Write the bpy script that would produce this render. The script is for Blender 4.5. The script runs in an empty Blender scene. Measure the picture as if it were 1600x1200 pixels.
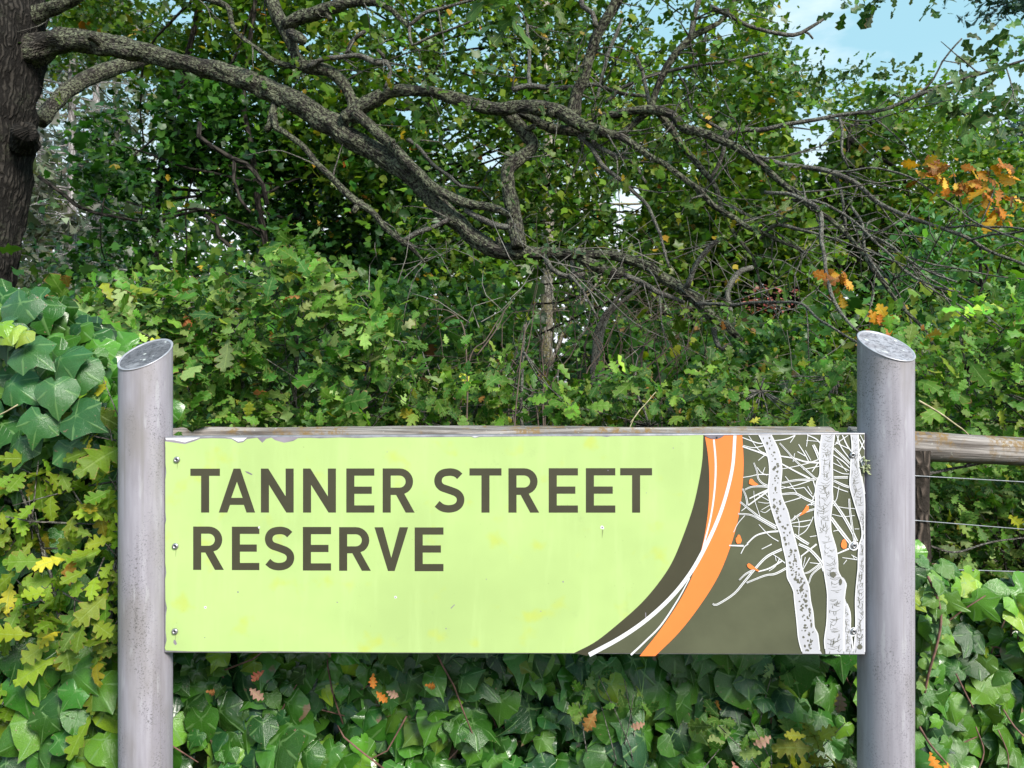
import bpy, math, random
import numpy as np
from mathutils import Vector, Matrix, noise as mnoise
from mathutils.geometry import tessellate_polygon

R = np.random.default_rng(7)
random.seed(7)
SC = bpy.context.scene
COL = SC.collection

# ------------------------------------------------------------------ camera, world, sun, exposure
CH = 1.40                                   # camera height
F = 1200.0                                  # focal length in pixels of the 1600 wide photograph
cam_d = bpy.data.cameras.new('camera'); cam = bpy.data.objects.new('camera', cam_d); COL.objects.link(cam)
cam.location = (0, 0, CH); cam.rotation_euler = (math.radians(90), 0, 0)
cam_d.sensor_width = 36; cam_d.lens = 36 * F / 1600; cam_d.clip_end = 2000; cam_d.clip_start = 0.02
SC.camera = cam
cam_d.dof.use_dof = True; cam_d.dof.focus_distance = 1.75; cam_d.dof.aperture_fstop = 13
SUN_EL, SUN_AZ = math.radians(37), math.radians(144)     # azimuth clockwise from +Y: to the right, a little behind the camera
w = bpy.data.worlds.new('World'); SC.world = w; w.use_nodes = True
nt = w.node_tree; nt.nodes.clear()
out = nt.nodes.new('ShaderNodeOutputWorld'); bg = nt.nodes.new('ShaderNodeBackground')
sky = nt.nodes.new('ShaderNodeTexSky'); sky.sky_type = 'NISHITA'; sky.sun_disc = False
sky.sun_elevation = SUN_EL; sky.sun_rotation = SUN_AZ; sky.air_density = 1.0; sky.dust_density = 0.9; sky.ozone_density = 1.0
tc = nt.nodes.new('ShaderNodeTexCoord'); mp = nt.nodes.new('ShaderNodeMapping'); mp.inputs['Scale'].default_value = (1.6, 1.6, 4.2)
mp.inputs['Location'].default_value = (0.35, 0.1, 0.15)
cn = nt.nodes.new('ShaderNodeTexNoise'); cn.inputs['Scale'].default_value = 1.7; cn.inputs['Detail'].default_value = 7; cn.inputs['Roughness'].default_value = 0.55
cr = nt.nodes.new('ShaderNodeValToRGB'); cr.color_ramp.elements[0].position = 0.60; cr.color_ramp.elements[1].position = 0.78; cr.color_ramp.elements[1].color = (0.7, 0.7, 0.7, 1)
mx = nt.nodes.new('ShaderNodeMix'); mx.data_type = 'RGBA'; mx.inputs[7].default_value = (9, 9.2, 9.6, 1)
nt.links.new(tc.outputs['Generated'], mp.inputs[0]); nt.links.new(mp.outputs[0], cn.inputs['Vector']); nt.links.new(cn.outputs['Fac'], cr.inputs[0])
sp_ = nt.nodes.new('ShaderNodeSeparateXYZ'); nt.links.new(tc.outputs['Generated'], sp_.inputs[0])          # the sky whitens towards the horizon
hz = nt.nodes.new('ShaderNodeMapRange'); hz.interpolation_type = 'SMOOTHSTEP'
for i_, v_ in enumerate((0.37, 0.15, 0.0, 0.85)): hz.inputs[1 + i_].default_value = v_
nt.links.new(sp_.outputs[2], hz.inputs[0])
cmx = nt.nodes.new('ShaderNodeMath'); cmx.operation = 'MAXIMUM'; nt.links.new(cr.outputs[0], cmx.inputs[0]); nt.links.new(hz.outputs[0], cmx.inputs[1]); nt.links.new(cmx.outputs[0], mx.inputs[0]); veil = nt.nodes.new('ShaderNodeMix'); veil.data_type = 'RGBA'; veil.inputs[0].default_value = 0.92; veil.inputs[7].default_value = (3.1, 5.5, 6.5, 1)   # flat cyan tint laid over most of the sky colour
nt.links.new(sky.outputs[0], veil.inputs[6]); nt.links.new(veil.outputs[2], mx.inputs[6]); nt.links.new(mx.outputs[2], bg.inputs[0]); nt.links.new(bg.outputs[0], out.inputs[0])
bg.inputs[1].default_value = 0.105
sun_d = bpy.data.lights.new('sun', 'SUN'); sun = bpy.data.objects.new('sun', sun_d); COL.objects.link(sun)
sun_d.energy = 4.4; sun_d.angle = math.radians(18); sun_d.color = (1, 0.95, 0.86)
sdir = Vector((math.sin(SUN_AZ) * math.cos(SUN_EL), math.cos(SUN_AZ) * math.cos(SUN_EL), math.sin(SUN_EL)))
sun.rotation_euler = sdir.to_track_quat('Z', 'Y').to_euler()
SC.view_settings.view_transform = 'Standard'; SC.view_settings.look = 'None'; SC.view_settings.gamma = 1
SC.view_settings.exposure = 0.5
try: SC.view_settings.use_curve_mapping = False
except Exception: pass
SC.cycles.max_bounces = 6; SC.cycles.diffuse_bounces = 3; SC.cycles.glossy_bounces = 2; SC.cycles.transmission_bounces = 4; SC.cycles.transparent_max_bounces = 4
SC.cycles.caustics_reflective = False; SC.cycles.caustics_refractive = False

# ------------------------------------------------------------------ helpers
def P(px, py, d):                           # the point seen at a pixel of the photograph, d metres ahead
    return Vector(((px - 800) / F * d, d, CH - (py - 600) / F * d))

def tag(o, label=None, cat=None, group=None, kind=None):
    if label: o['label'] = label
    if cat: o['category'] = cat
    if group: o['group'] = group
    if kind: o['kind'] = kind
    return o

def empty(name, loc, label=None, cat=None, group=None):
    o = bpy.data.objects.new(name, None); COL.objects.link(o); o.location = loc; o.empty_display_size = 0.1
    return tag(o, label, cat, group)

def wloc(o):                                # world position of an unrotated chain of parents
    v = Vector((0, 0, 0))
    while o is not None: v += o.location; o = o.parent
    return v

def link(name, me, parent=None, world=True):
    """Link a mesh; if it was written in world coordinates and has a parent, shift it by the parent's place."""
    o = bpy.data.objects.new(name, me); COL.objects.link(o)
    if parent is not None:
        o.parent = parent
        if world: o.location = -wloc(parent)
    return o

def mesh_np(name, v, f, mat, uv=None, col=None, smooth=True):
    me = bpy.data.meshes.new(name)
    me.from_pydata(np.asarray(v, dtype=np.float32).reshape(-1, 3), [], f if isinstance(f, list) else np.asarray(f, dtype=np.int32))
    if uv is not None:
        me.uv_layers.new(name='UVMap').data.foreach_set('uv', np.asarray(uv, dtype=np.float32).ravel())
    if col is not None:
        a = me.color_attributes.new('Col', 'FLOAT_COLOR', 'POINT')
        c4 = np.ones((len(col), 4), dtype=np.float32); c4[:, :3] = col
        a.data.foreach_set('color', c4.ravel())
    if mat is not None: me.materials.append(mat)
    me.polygons.foreach_set('use_smooth', np.full(len(me.polygons), smooth, dtype=bool))
    me.update()
    return me

def unit(a):
    return a / np.maximum(np.linalg.norm(a, axis=-1, keepdims=True), 1e-9)

class NG:                                   # a small node-tree writer
    def __init__(s, name):
        s.m = bpy.data.materials.new(name); s.m.use_nodes = True; s.t = s.m.node_tree
        s.b = s.t.nodes['Principled BSDF']; s.o = s.t.nodes['Material Output']
    def n(s, typ, **kw):
        x = s.t.nodes.new('ShaderNode' + typ)
        for k, v in kw.items(): setattr(x, k, v)
        return x
    def put(s, sock, v):
        if hasattr(v, 'is_output'): s.t.links.new(v, sock)
        elif isinstance(v, (tuple, list)) and len(v) == 3 and sock.type == 'RGBA': sock.default_value = (*v, 1)
        else: sock.default_value = v
    def math(s, op, a, b=0.0, c=None):
        x = s.n('Math', operation=op); s.put(x.inputs[0], a); s.put(x.inputs[1], b)
        if c is not None: s.put(x.inputs[2], c)
        return x.outputs[0]
    def mix(s, f, a, b, mode='MIX'):
        x = s.n('Mix', data_type='RGBA', blend_type=mode); s.put(x.inputs[0], f); s.put(x.inputs[6], a); s.put(x.inputs[7], b); return x.outputs[2]
    def noise(s, vec, scale, detail=3, rough=0.5, dist=0.0):
        x = s.n('TexNoise'); s.put(x.inputs['Vector'], vec); x.inputs['Scale'].default_value = scale; x.inputs['Detail'].default_value = detail
        x.inputs['Roughness'].default_value = rough; x.inputs['Distortion'].default_value = dist; return x.outputs['Fac']
    def vor(s, vec, scale, feature='F1', out='Distance'):
        x = s.n('TexVoronoi', feature=feature); s.put(x.inputs['Vector'], vec); x.inputs['Scale'].default_value = scale; return x.outputs[out]
    def step(s, v, lo, hi, a=0.0, b=1.0):
        x = s.n('MapRange', interpolation_type='SMOOTHSTEP'); s.put(x.inputs[0], v)
        for i, q in enumerate((lo, hi, a, b)): s.put(x.inputs[1 + i], q)
        return x.outputs[0]
    def map(s, vec, scale=(1, 1, 1), loc=(0, 0, 0)):
        x = s.n('Mapping'); s.put(x.inputs[0], vec); x.inputs['Scale'].default_value = scale; x.inputs['Location'].default_value = loc; return x.outputs[0]
    def co(s, k='Object'): return s.n('TexCoord').outputs[k]
    def bump(s, h, strength=0.5, dist=0.01):
        x = s.n('Bump'); s.put(x.inputs['Height'], h); x.inputs['Strength'].default_value = strength; x.inputs['Distance'].default_value = dist
        s.t.links.new(x.outputs[0], s.b.inputs['Normal']); return x.outputs[0]
    def base(s, c): s.put(s.b.inputs['Base Color'], c)
    def set(s, **kw):
        for k, v in kw.items(): s.put(s.b.inputs[k.replace('_', ' ')], v)

# ------------------------------------------------------------------ materials
def leaf_mat(name, src, kind, rough=0.42, trans=0.3, spot=0.72, spec=0.5):
    """kind: 'ivy' (palmate pale veins), 'oak' (midrib, herringbone side veins, browned rim), 'plain'."""
    g = NG(name)
    if src == 'obj': c = g.n('ObjectInfo').outputs['Color']
    else:
        a = g.n('VertexColor'); a.layer_name = 'Col'; c = a.outputs['Color']
    obj = g.co('Object')
    if kind != 'plain':
        uv = g.n('UVMap'); uv.uv_map = 'UVMap'; sp = g.n('SeparateXYZ'); g.put(sp.inputs[0], uv.outputs[0]); U, V = sp.outputs[0], sp.outputs[1]
        nz = g.noise(obj, 38, 3)
        c = g.mix(g.step(nz, 0.3, 0.75, 0, 0.55), c, g.mix(1.0, c, (0.55, 0.6, 0.5), 'MULTIPLY'))
        if kind == 'ivy':
            d = g.math('MULTIPLY', g.math('ABSOLUTE', g.math('SUBTRACT', V, g.math('ROUND', V))), U)
            vein = g.step(d, 0.008, 0.045, 1, 0)
            w2 = g.math('FRACT', g.math('ADD', g.math('MULTIPLY', U, 3.2), g.math('MULTIPLY', g.math('ABSOLUTE', g.math('SUBTRACT', V, g.math('ROUND', V))), -2.6)))
            side = g.step(g.math('ABSOLUTE', g.math('SUBTRACT', w2, 0.5)), 0.0, 0.06, 0.3, 0)
            vein = g.math('MAXIMUM', vein, side)
            c = g.mix(g.math('MULTIPLY', vein, 0.55), c, (0.16, 0.29, 0.10))
            c = g.mix(g.step(g.math('ADD', g.noise(obj, 16, 4), g.math('MULTIPLY', U, 0.10)), spot, spot + 0.05, 0, 0.85), c, (0.22, 0.13, 0.09))
        else:
            vein = g.step(U, 0.03, 0.1, 1, 0)
            w2 = g.math('FRACT', g.math('MULTIPLY', g.math('SUBTRACT', V, g.math('MULTIPLY', U, 0.2)), 4.6))
            side = g.step(g.math('ABSOLUTE', g.math('SUBTRACT', w2, 0.5)), 0.0, 0.1, 0.5, 0)
            c = g.mix(g.math('MULTIPLY', g.math('MAXIMUM', vein, side), 0.35), c, (0.32, 0.42, 0.13))
            rim = g.step(g.math('ADD', U, g.math('MULTIPLY', g.noise(obj, 22, 3), 0.9)), spot + 0.62, spot + 0.82, 0, 0.8)
            c = g.mix(rim, c, (0.34, 0.17, 0.08))
        bh = g.math('SUBTRACT', g.math('MULTIPLY', g.noise(obj, 55, 3), 0.7), g.math('MULTIPLY', vein, 0.6))
        g.bump(bh, 0.35, 0.004)
    g.base(c); g.set(Roughness=rough); g.b.inputs['Specular IOR Level'].default_value = spec
    t = g.n('BsdfTranslucent'); g.put(t.inputs[0], g.mix(1.0, c, (1.35, 1.5, 0.6), 'MULTIPLY'))
    m = g.n('MixShader'); m.inputs[0].default_value = trans
    g.t.links.new(g.b.outputs[0], m.inputs[1]); g.t.links.new(t.outputs[0], m.inputs[2]); g.t.links.new(m.outputs[0], g.o.inputs[0])
    return g.m

def bark_mat(name, dark, light, lichen, amount=0.55, ridges=26.0, scale=1.0, stretch=0.28):
    g = NG(name); uv = g.n('UVMap'); uv.uv_map = 'UVMap'
    v = g.map(uv.outputs[0], (1, stretch, 1)); obj = g.co()
    wob = g.n('VectorMath', operation='ADD'); nn = g.n('TexNoise'); g.put(nn.inputs['Vector'], uv.outputs[0]); nn.inputs['Scale'].default_value = 9 * scale
    sc = g.n('VectorMath', operation='SCALE'); g.put(sc.inputs[0], nn.outputs['Color']); sc.inputs['Scale'].default_value = 0.05 / scale
    g.put(wob.inputs[0], v); g.put(wob.inputs[1], sc.outputs[0])
    vo = g.vor(wob.outputs[0], ridges * scale, 'DISTANCE_TO_EDGE')
    fine = g.noise(obj, 120 * scale, 4, 0.65)
    h = g.math('ADD', g.step(vo, 0.0, 0.35), g.math('MULTIPLY', fine, 0.5))
    c = g.mix(g.step(h, 0.25, 1.25), dark, light)
    big = g.noise(obj, 5 * scale, 5, 0.65); sm = g.noise(obj, 42 * scale, 4, 0.7)
    li = g.math('MULTIPLY', g.step(big, 0.62 - 0.3 * amount, 0.78 - 0.3 * amount), g.step(sm, 0.44, 0.56))
    c = g.mix(g.math('MULTIPLY', li, 0.85), c, g.mix(g.noise(obj, 60 * scale, 2), lichen, tuple(x * 0.6 for x in lichen)))
    g.base(c); g.set(Roughness=0.95); g.b.inputs['Specular IOR Level'].default_value = 0.15
    g.bump(g.math('ADD', h, g.math('MULTIPLY', li, 0.5)), 0.9, 0.012 / scale)
    return g.m

def plain_mat(name, c, rough=0.6, metal=0.0, var=0.15, scale=30.0, spec=0.4, bump=0.0):
    g = NG(name); nz = g.noise(g.co(), scale, 5, 0.6)
    g.base(g.mix(g.step(nz, 0.3, 0.7), tuple(x * (1 - var) for x in c), tuple(min(1, x * (1 + var)) for x in c)))
    g.set(Roughness=rough, Metallic=metal); g.b.inputs['Specular IOR Level'].default_value = spec
    if bump: g.bump(nz, bump, 0.004)
    return g.m

def metal_mat():
    g = NG('weathered_post_metal'); o = g.co()
    st = g.noise(g.map(o, (22, 22, 1.6)), 1.6, 6, 0.62); pat = g.noise(g.map(o, (5, 5, 1.8)), 1.4, 4, 0.6)
    c = g.mix(g.step(st, 0.3, 0.72), (0.285, 0.262, 0.305), (0.405, 0.38, 0.44))
    c = g.mix(g.step(pat, 0.44, 0.66, 0, 0.7), c, (0.235, 0.21, 0.205))
    sp = g.noise(o, 260, 4, 0.7); zone = g.noise(g.map(o, (9, 9, 3)), 1.3, 4, 0.6)
    c = g.mix(g.math('MULTIPLY', g.step(sp, 0.52, 0.64), g.step(zone, 0.45, 0.62, 0, 0.75)), c, (0.075, 0.072, 0.07))
    c = g.mix(g.math('MULTIPLY', g.step(g.noise(g.map(o, (1, 1, 0.15)), 60, 3), 0.62, 0.72), 0.35), c, (0.5, 0.49, 0.53))
    c = g.mix(g.step(g.noise(g.map(o, (60, 60, 1.2)), 1.5, 3), 0.58, 0.74, 0, 0.45), c, (0.20, 0.185, 0.175))
    g.base(c); g.set(Metallic=0.12, Roughness=g.step(st, 0.2, 0.8, 0.45, 0.62)); g.bump(sp, 0.12, 0.002)
    return g.m

def cap_mat(k=1.0):
    g = NG('dirty_cap_metal'); o = g.co()
    a = g.noise(o, 28, 6, 0.7); b = g.noise(o, 110, 4, 0.7)
    c = g.mix(g.step(a, 0.35, 0.7), (0.40 * k, 0.39 * k, 0.44 * k), (0.24 * k, 0.22 * k, 0.245 * k)); c = g.mix(g.step(b, 0.47, 0.6, 0, 0.8), c, (0.12 * k, 0.11 * k, 0.13 * k)); c = g.mix(g.step(g.noise(o, 17, 5, 0.7), 0.5, 0.68, 0, 0.55), c, (0.36, 0.35, 0.38))
    c = g.mix(g.step(g.noise(g.map(o, (1, 1, 1), (3, 1, 0)), 33, 3), 0.66, 0.72), c, (0.68, 0.69, 0.66))
    g.base(c); g.set(Metallic=0.2, Roughness=0.6); g.bump(b, 0.2, 0.002); return g.m

def print_mat(name, c, var=0.05, stain=None, rough=0.42):
    g = NG(name); o = g.co(); n1 = g.noise(o, 7, 5, 0.6); n2 = g.noise(o, 170, 3, 0.6)
    if stain: n1 = g.noise(o, 2.2, 4, 0.6)
    k = g.mix(g.step(n1, 0.3, 0.7), tuple(x * (1 - var) for x in c), tuple(min(1, x * (1 + var)) for x in c))
    if stain:
        k = g.mix(g.math('MULTIPLY', g.step(g.noise(o, 14, 3, 0.5), 0.58, 0.74), 0.5), k, stain)
        k = g.mix(g.math('MULTIPLY', g.step(g.noise(g.map(o, (9, 9, 1.1)), 3, 4, 0.6), 0.48, 0.74), 0.34), k, tuple(min(1, x * 1.06 + 0.05) for x in c))
        k = g.mix(g.step(g.noise(o, 260, 2, 0.5), 0.74, 0.79, 0, 0.55), k, (0.16, 0.2, 0.08))
        ph = g.noise(o, 22, 6, 0.7); k = g.mix(g.step(ph, 0.60, 0.78, 0, 0.4), k, (0.33, 0.42, 0.18))
    g.base(k); g.set(Roughness=rough); g.b.inputs['Specular IOR Level'].default_value = 0.35
    g.bump(n2, 0.03, 0.001); return g.m

def wood_mat():
    g = NG('weathered_rail_wood'); uv = g.n('UVMap'); uv.uv_map = 'UVMap'; o = g.co()
    gr = g.noise(g.map(uv.outputs[0], (55, 2.2, 1)), 1.4, 6, 0.62, 0.4); fi = g.noise(g.map(uv.outputs[0], (170, 6, 1)), 1.2, 4, 0.6)
    c = g.mix(g.step(gr, 0.32, 0.7), (0.10, 0.083, 0.075), (0.40, 0.36, 0.345)); c = g.mix(g.step(fi, 0.55, 0.75, 0, 0.5), c, (0.07, 0.06, 0.055))
    li = g.math('MULTIPLY', g.step(g.noise(o, 9, 5, 0.65), 0.47, 0.62), g.step(g.noise(o, 48, 4, 0.7), 0.41, 0.58))
    c = g.mix(g.math('MULTIPLY', li, 0.85), c, (0.22, 0.135, 0.045)); c = g.mix(g.step(g.noise(o, 75, 4, 0.7), 0.63, 0.7, 0, 0.7), c, (0.52, 0.52, 0.46))
    g.base(c); g.set(Roughness=0.9); g.b.inputs['Specular IOR Level'].default_value = 0.2; g.bump(g.math('ADD', gr, g.math('MULTIPLY', fi, 0.6)), 0.7, 0.006); return g.m

M = {}
for k, (kd, rg, tr, sp, sl) in {'ivy': ('ivy', 0.25, 0.10, 0.745, 0.46), 'oak': ('oak', 0.45, 0.32, 0.72, 0.3), 'dead': ('oak', 0.6, 0.3, 0.75, 0.25)}.items():
    M[k + '_obj'] = leaf_mat(k + '_leaf', 'obj', kd, rg, tr, sp, sl)
    M[k + '_att'] = leaf_mat(k + '_leaf_mass', 'att', kd, rg, tr, sp, sl)
M['far'] = leaf_mat('distant_leaf', 'att', 'plain', 0.4, 0.34, spec=0.35)
M['oak_bark'] = bark_mat('oak_bark', (0.013, 0.0115, 0.0105), (0.048, 0.042, 0.037), (0.075, 0.08, 0.056), 0.3, 46, 1.0, 0.11)
M['limb_bark'] = bark_mat('lichened_limb_bark', (0.022, 0.019, 0.017), (0.09, 0.079, 0.069), (0.235, 0.25, 0.165), 0.9, 52, 1.3)
M['twig_bark'] = bark_mat('twig_bark', (0.05, 0.044, 0.041), (0.20, 0.178, 0.162), (0.33, 0.33, 0.28), 0.75, 50, 3)
M['pale_bark'] = bark_mat('pale_grey_bark', (0.24, 0.21, 0.18), (0.52, 0.47, 0.42), (0.52, 0.46, 0.18), 0.6, 20)
M['pine_bark'] = bark_mat('grey_pine_bark', (0.2, 0.18, 0.18), (0.46, 0.43, 0.44), (0.35, 0.33, 0.3), 0.2, 20)
M['dark_bark'] = bark_mat('dark_bark', (0.014, 0.012, 0.011), (0.055, 0.047, 0.04), (0.09, 0.10, 0.06), 0.2)
M['cane'] = plain_mat('bramble_cane', (0.10, 0.07, 0.055), 0.7, 0, 0.4, 40)
M['vine'] = plain_mat('ivy_stem', (0.17, 0.09, 0.07), 0.75, 0, 0.45, 60)
M['straw'] = plain_mat('dry_stalk', (0.42, 0.36, 0.22), 0.7, 0, 0.25, 60)
M['grasst'] = plain_mat('grass_blade', (0.10, 0.19, 0.05), 0.55, 0, 0.25, 60)
M['metal'] = metal_mat(); M['cap'] = cap_mat(); M['cap_dark'] = cap_mat(0.42)
M['rim'] = plain_mat('weld_rim', (0.42, 0.405, 0.45), 0.45, 0.4, 0.12, 60)
M['screw'] = plain_mat('steel_screw', (0.42, 0.41, 0.43), 0.35, 0.8, 0.2, 90)
M['socket'] = plain_mat('screw_socket', (0.05, 0.05, 0.055), 0.6, 0.3)
M['edge'] = plain_mat('panel_edge_metal', (0.30, 0.285, 0.32), 0.5, 0.4, 0.25, 40)
M['wood'] = wood_mat(); M['old_post'] = bark_mat('dark_fence_post_wood', (0.03, 0.024, 0.02), (0.13, 0.10, 0.083), (0.22, 0.19, 0.13), 0.3, 34)
M['grey_twig'] = plain_mat('grey_twig', (0.21, 0.19, 0.17), 0.8, 0, 0.35, 40)
M['wire'] = plain_mat('fence_wire', (0.36, 0.37, 0.4), 0.4, 0.7, 0.15, 50)
M['green'] = print_mat('lime_print', (0.445, 0.585, 0.222), 0.10, (0.50, 0.54, 0.06))
M['brown'] = print_mat('brown_print', (0.058, 0.053, 0.033), 0.10)
M['olive'] = print_mat('olive_print', (0.098, 0.102, 0.062), 0.12, None)
M['orange'] = print_mat('orange_print', (0.93, 0.235, 0.06), 0.05)
M['white'] = print_mat('white_print', (0.74, 0.73, 0.765), 0.05)
M['lilac'] = print_mat('pale_print', (0.52, 0.51, 0.565), 0.08)
M['ink'] = print_mat('ink_print', (0.13, 0.125, 0.10), 0.1)
M['chip'] = print_mat('bare_primer', (0.25, 0.22, 0.26), 0.3)

# ------------------------------------------------------------------ leaf shapes
# a template: verts, tris, and per-corner uv (u: 0 at the midrib/centre .. 1 at the rim; v: along, or which palmate vein)
def ivy_shape(lobe, fold, curl, seed, wide=1.0):
    r = np.random.default_rng(seed)
    full = [(0, .76), (.085, .62), (.20, .49), (.34, .36), (.45, .19), (.48, -.02), (.42, -.21), (.29, -.335), (.12, -.33), (0, -.17)]
    deep = [(0, .88), (.09, .66), (.15, .44), (.33, .43), (.54, .34), (.46, .12), (.48, -.08), (.36, -.23), (.14, -.25), (0, -.12)]
    h = np.array(full) * (1 - lobe) + np.array(deep) * lobe
    h[:, 0] *= wide
    vv = np.array([0, .2, .5, .8, 1, 1.45, 1.75, 2, 2.3, 2.5])
    right = h; left = h[1:-1][::-1] * (-1, 1)
    out = np.vstack([right, left]); V = np.concatenate([vv, vv[1:-1][::-1]])
    out = out + r.normal(0, .016, out.shape)
    n = len(out); ins = out[::2] * .5 + np.array((0, -.02)); Vi = V[::2]; m = len(ins)
    pts = np.vstack([out, ins, [(0, -.04)]])
    z = -fold * np.abs(pts[:, 0]) - curl * (pts[:, 0] ** 2 * .8 + (pts[:, 1] - .05) ** 2) + .0
    z[:n] += .045 * np.sin(np.arange(n) * 1.9 + seed) + r.normal(0, .012, n)
    v3 = np.column_stack([pts, z])
    T, UV = [], []
    def tri(a, b, c):
        T.append((a, b, c))
        vs = [V[i] if i < n else Vi[i - n] if i < n + m else None for i in (a, b, c)]
        k = [x for x in vs if x is not None]; mid = sum(k) / len(k)
        for i, x in zip((a, b, c), vs):
            UV.append((1.0 if i < n else .5 if i < n + m else 0.0, mid if x is None else x))
    for j in range(m):
        o0, o1, o2, i0, i1 = 2 * j, 2 * j + 1, (2 * j + 2) % n, n + j, n + (j + 1) % m
        tri(o0, i0, o1); tri(o1, i0, i1); tri(o1, i1, o2); tri(i0, n + m, i1)
    return v3, np.array(T)[:, ::-1], np.array(UV).reshape(-1, 3, 2)[:, ::-1].reshape(-1, 2)

def strip_leaf(half, fold, bend, wave, seed, curlx=0.0):
    """pinnate leaf from a half outline [(x, y)...] base to tip, a strip each side of the midrib."""
    r = np.random.default_rng(seed); h = np.array(half, float); n = len(h)
    def side(sg):
        q = h.copy(); q[:, 0] *= sg * (1 + r.normal(0, .09, n)); q[:, 1] += r.normal(0, .012, n); return q
    mid = np.column_stack([np.zeros(n), h[:, 1]])
    L, Rr = side(-1), side(1); pts = np.vstack([mid, Rr, L])
    z = fold * np.abs(pts[:, 0]) - curlx * pts[:, 0] ** 2 - bend * (pts[:, 1] - .3) ** 2
    z[n:] += wave * np.sin(np.tile(np.arange(n), 2) * 2.1 + seed) + r.normal(0, .01, 2 * n)
    v3 = np.column_stack([pts, z]); T, UV = [], []
    yv = h[:, 1]
    def tri(a, b, c):
        T.append((a, b, c))
        for i in (a, b, c): UV.append((0.0 if i < n else 1.0, yv[i % n]))
    for i in range(n - 1):
        a, b = i, i + 1
        if h[i, 0] > 0 or i == 0: tri(a, n + a, n + b); tri(a, 2 * n + b, 2 * n + a)
        tri(a, n + b, b); tri(a, b, 2 * n + b)
    return v3, np.array(T), np.array(UV)

OAK0 = [(.025, 0), (.10, .12), (.07, .21), (.23, .33), (.20, .40), (.11, .44), (.31, .56), (.30, .64), (.15, .68), (.25, .81), (.20, .87), (.10, .88), (.09, .97), (.0, 1)]
OAK1 = [(.02, 0), (.17, .24), (.09, .36), (.29, .52), (.13, .64), (.24, .82), (.0, 1)]
def fan(outl, seed, cup=.15):
    r = np.random.default_rng(seed); o = np.array(outl, float); o += r.normal(0, .03, o.shape); n = len(o)
    v = np.vstack([o, [(0, .35)]]); z = -cup * ((v[:, 0]) ** 2 + (v[:, 1] - .4) ** 2) + r.normal(0, .05, n + 1); v3 = np.column_stack([v, z])
    T = [(i, (i + 1) % n, n) for i in range(n)]
    return v3, np.array(T), np.array([(1, .5), (1, .5), (0, .5)] * n)
STAR = [(0, 0), (.28, .06), (.22, .24), (.52, .40), (.27, .55), (.20, .72), (0, 1), (-.20, .72), (-.27, .55), (-.52, .40), (-.22, .24), (-.28, .06)]
OAKF = [(0, 0), (.26, .22), (.17, .38), (.42, .55), (.24, .68), (.27, .88), (0, 1), (-.27, .88), (-.24, .68), (-.42, .55), (-.17, .38), (-.26, .22)]
OVAL = [(0, 0), (.17, .3), (.17, .65), (0, 1), (-.17, .65), (-.17, .3)]
T_IVY = [ivy_shape(.0, .12, .45, 1), ivy_shape(.2, .22, .35, 2), ivy_shape(.4, .12, .5, 3), ivy_shape(.05, .30, .6, 4, 1.05), ivy_shape(.6, .15, .5, 5), ivy_shape(.0, -.1, .5, 6, .88), ivy_shape(.35, -.15, .5, 8), ivy_shape(.1, .45, .3, 9)]
T_IVYS = [ivy_shape(.1, .10, .25, 11, .85), ivy_shape(.5, .1, .3, 12, .9), ivy_shape(.8, .15, .2, 13)]
T_OAK = [strip_leaf(OAK0, .15, .15, .03, 1), strip_leaf(OAK0, -.1, .35, .04, 2), strip_leaf(OAK0, .3, -.2, .03, 3), strip_leaf(OAK0, .05, .5, .05, 4)]
T_OAK1 = [strip_leaf(OAK1, .2, .2, .03, 1), strip_leaf(OAK1, -.1, .4, .03, 2), strip_leaf(OAK1, .1, -.2, .05, 3)]
T_DEAD = [strip_leaf(OAK0, .5, .7, .07, 5), strip_leaf(OAK0, -.4, -.6, .08, 6), strip_leaf(OAK0, .7, .3, .1, 7)]
T_STAR = [fan(STAR, i) for i in range(4)]
T_OAKF = [fan(OAKF, i + 9) for i in range(4)]
STAR8 = [(0, 0), (.32, .10), (.50, .42), (.17, .58), (0, 1), (-.22, .62), (-.46, .48), (-.28, .12)]
T_ST8 = [fan(STAR8, i + 40) for i in range(5)]
T_OVAL = [fan(OVAL, i + 20, .1) for i in range(3)]
T_NEED = [(np.array([(-.03, 0, 0), (.03, 0, 0), (.01, 1, .05), (.5, .55, .02), (.46, .6, 0), (-.5, .55, .03), (-.46, .6, 0), (.3, .9, 0), (-.3, .9, 0)]),
           np.array([(0, 1, 2), (1, 3, 4), (0, 6, 5), (1, 7, 2), (0, 2, 8)]), np.zeros((15, 2)))]

def frames(tip, nrm):
    y = unit(tip); x = unit(np.cross(y, nrm)); z = np.cross(x, y)
    return np.stack([x, y, z], axis=2)                      # columns are the leaf's axes

def palette(cols, n, jit=0.16, rng=None):
    """cols: [(weight, (r, g, b)), ...]; every leaf one of them, jittered."""
    rng = rng or R
    wv = np.array([c[0] for c in cols], float); wv /= wv.sum()
    c = np.array([c[1] for c in cols])[rng.choice(len(cols), n, p=wv)]
    return np.clip(c * np.exp(rng.normal(0, jit, (n, 1))) * np.exp(rng.normal(0, jit * .4, (n, 3))), .002, .95)

class Leaves:                                # a list of leaves, each with place, axes, size, colour and shape
    def __init__(s): s.p, s.f, s.s, s.c = [], [], [], []
    def add(s, pos, tip, nrm, size, col):
        s.p.append(pos); s.f.append(frames(tip, nrm)); s.s.append(size); s.c.append(col)
    def cat(s):
        s.p, s.f, s.s, s.c = [[np.concatenate(a)] if a else [np.zeros((0,))] for a in (s.p, s.f, s.s, s.c)]
        return s.p[0], s.f[0], s.s[0], s.c[0]
    def n(s): return sum(len(a) for a in s.s)

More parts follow.
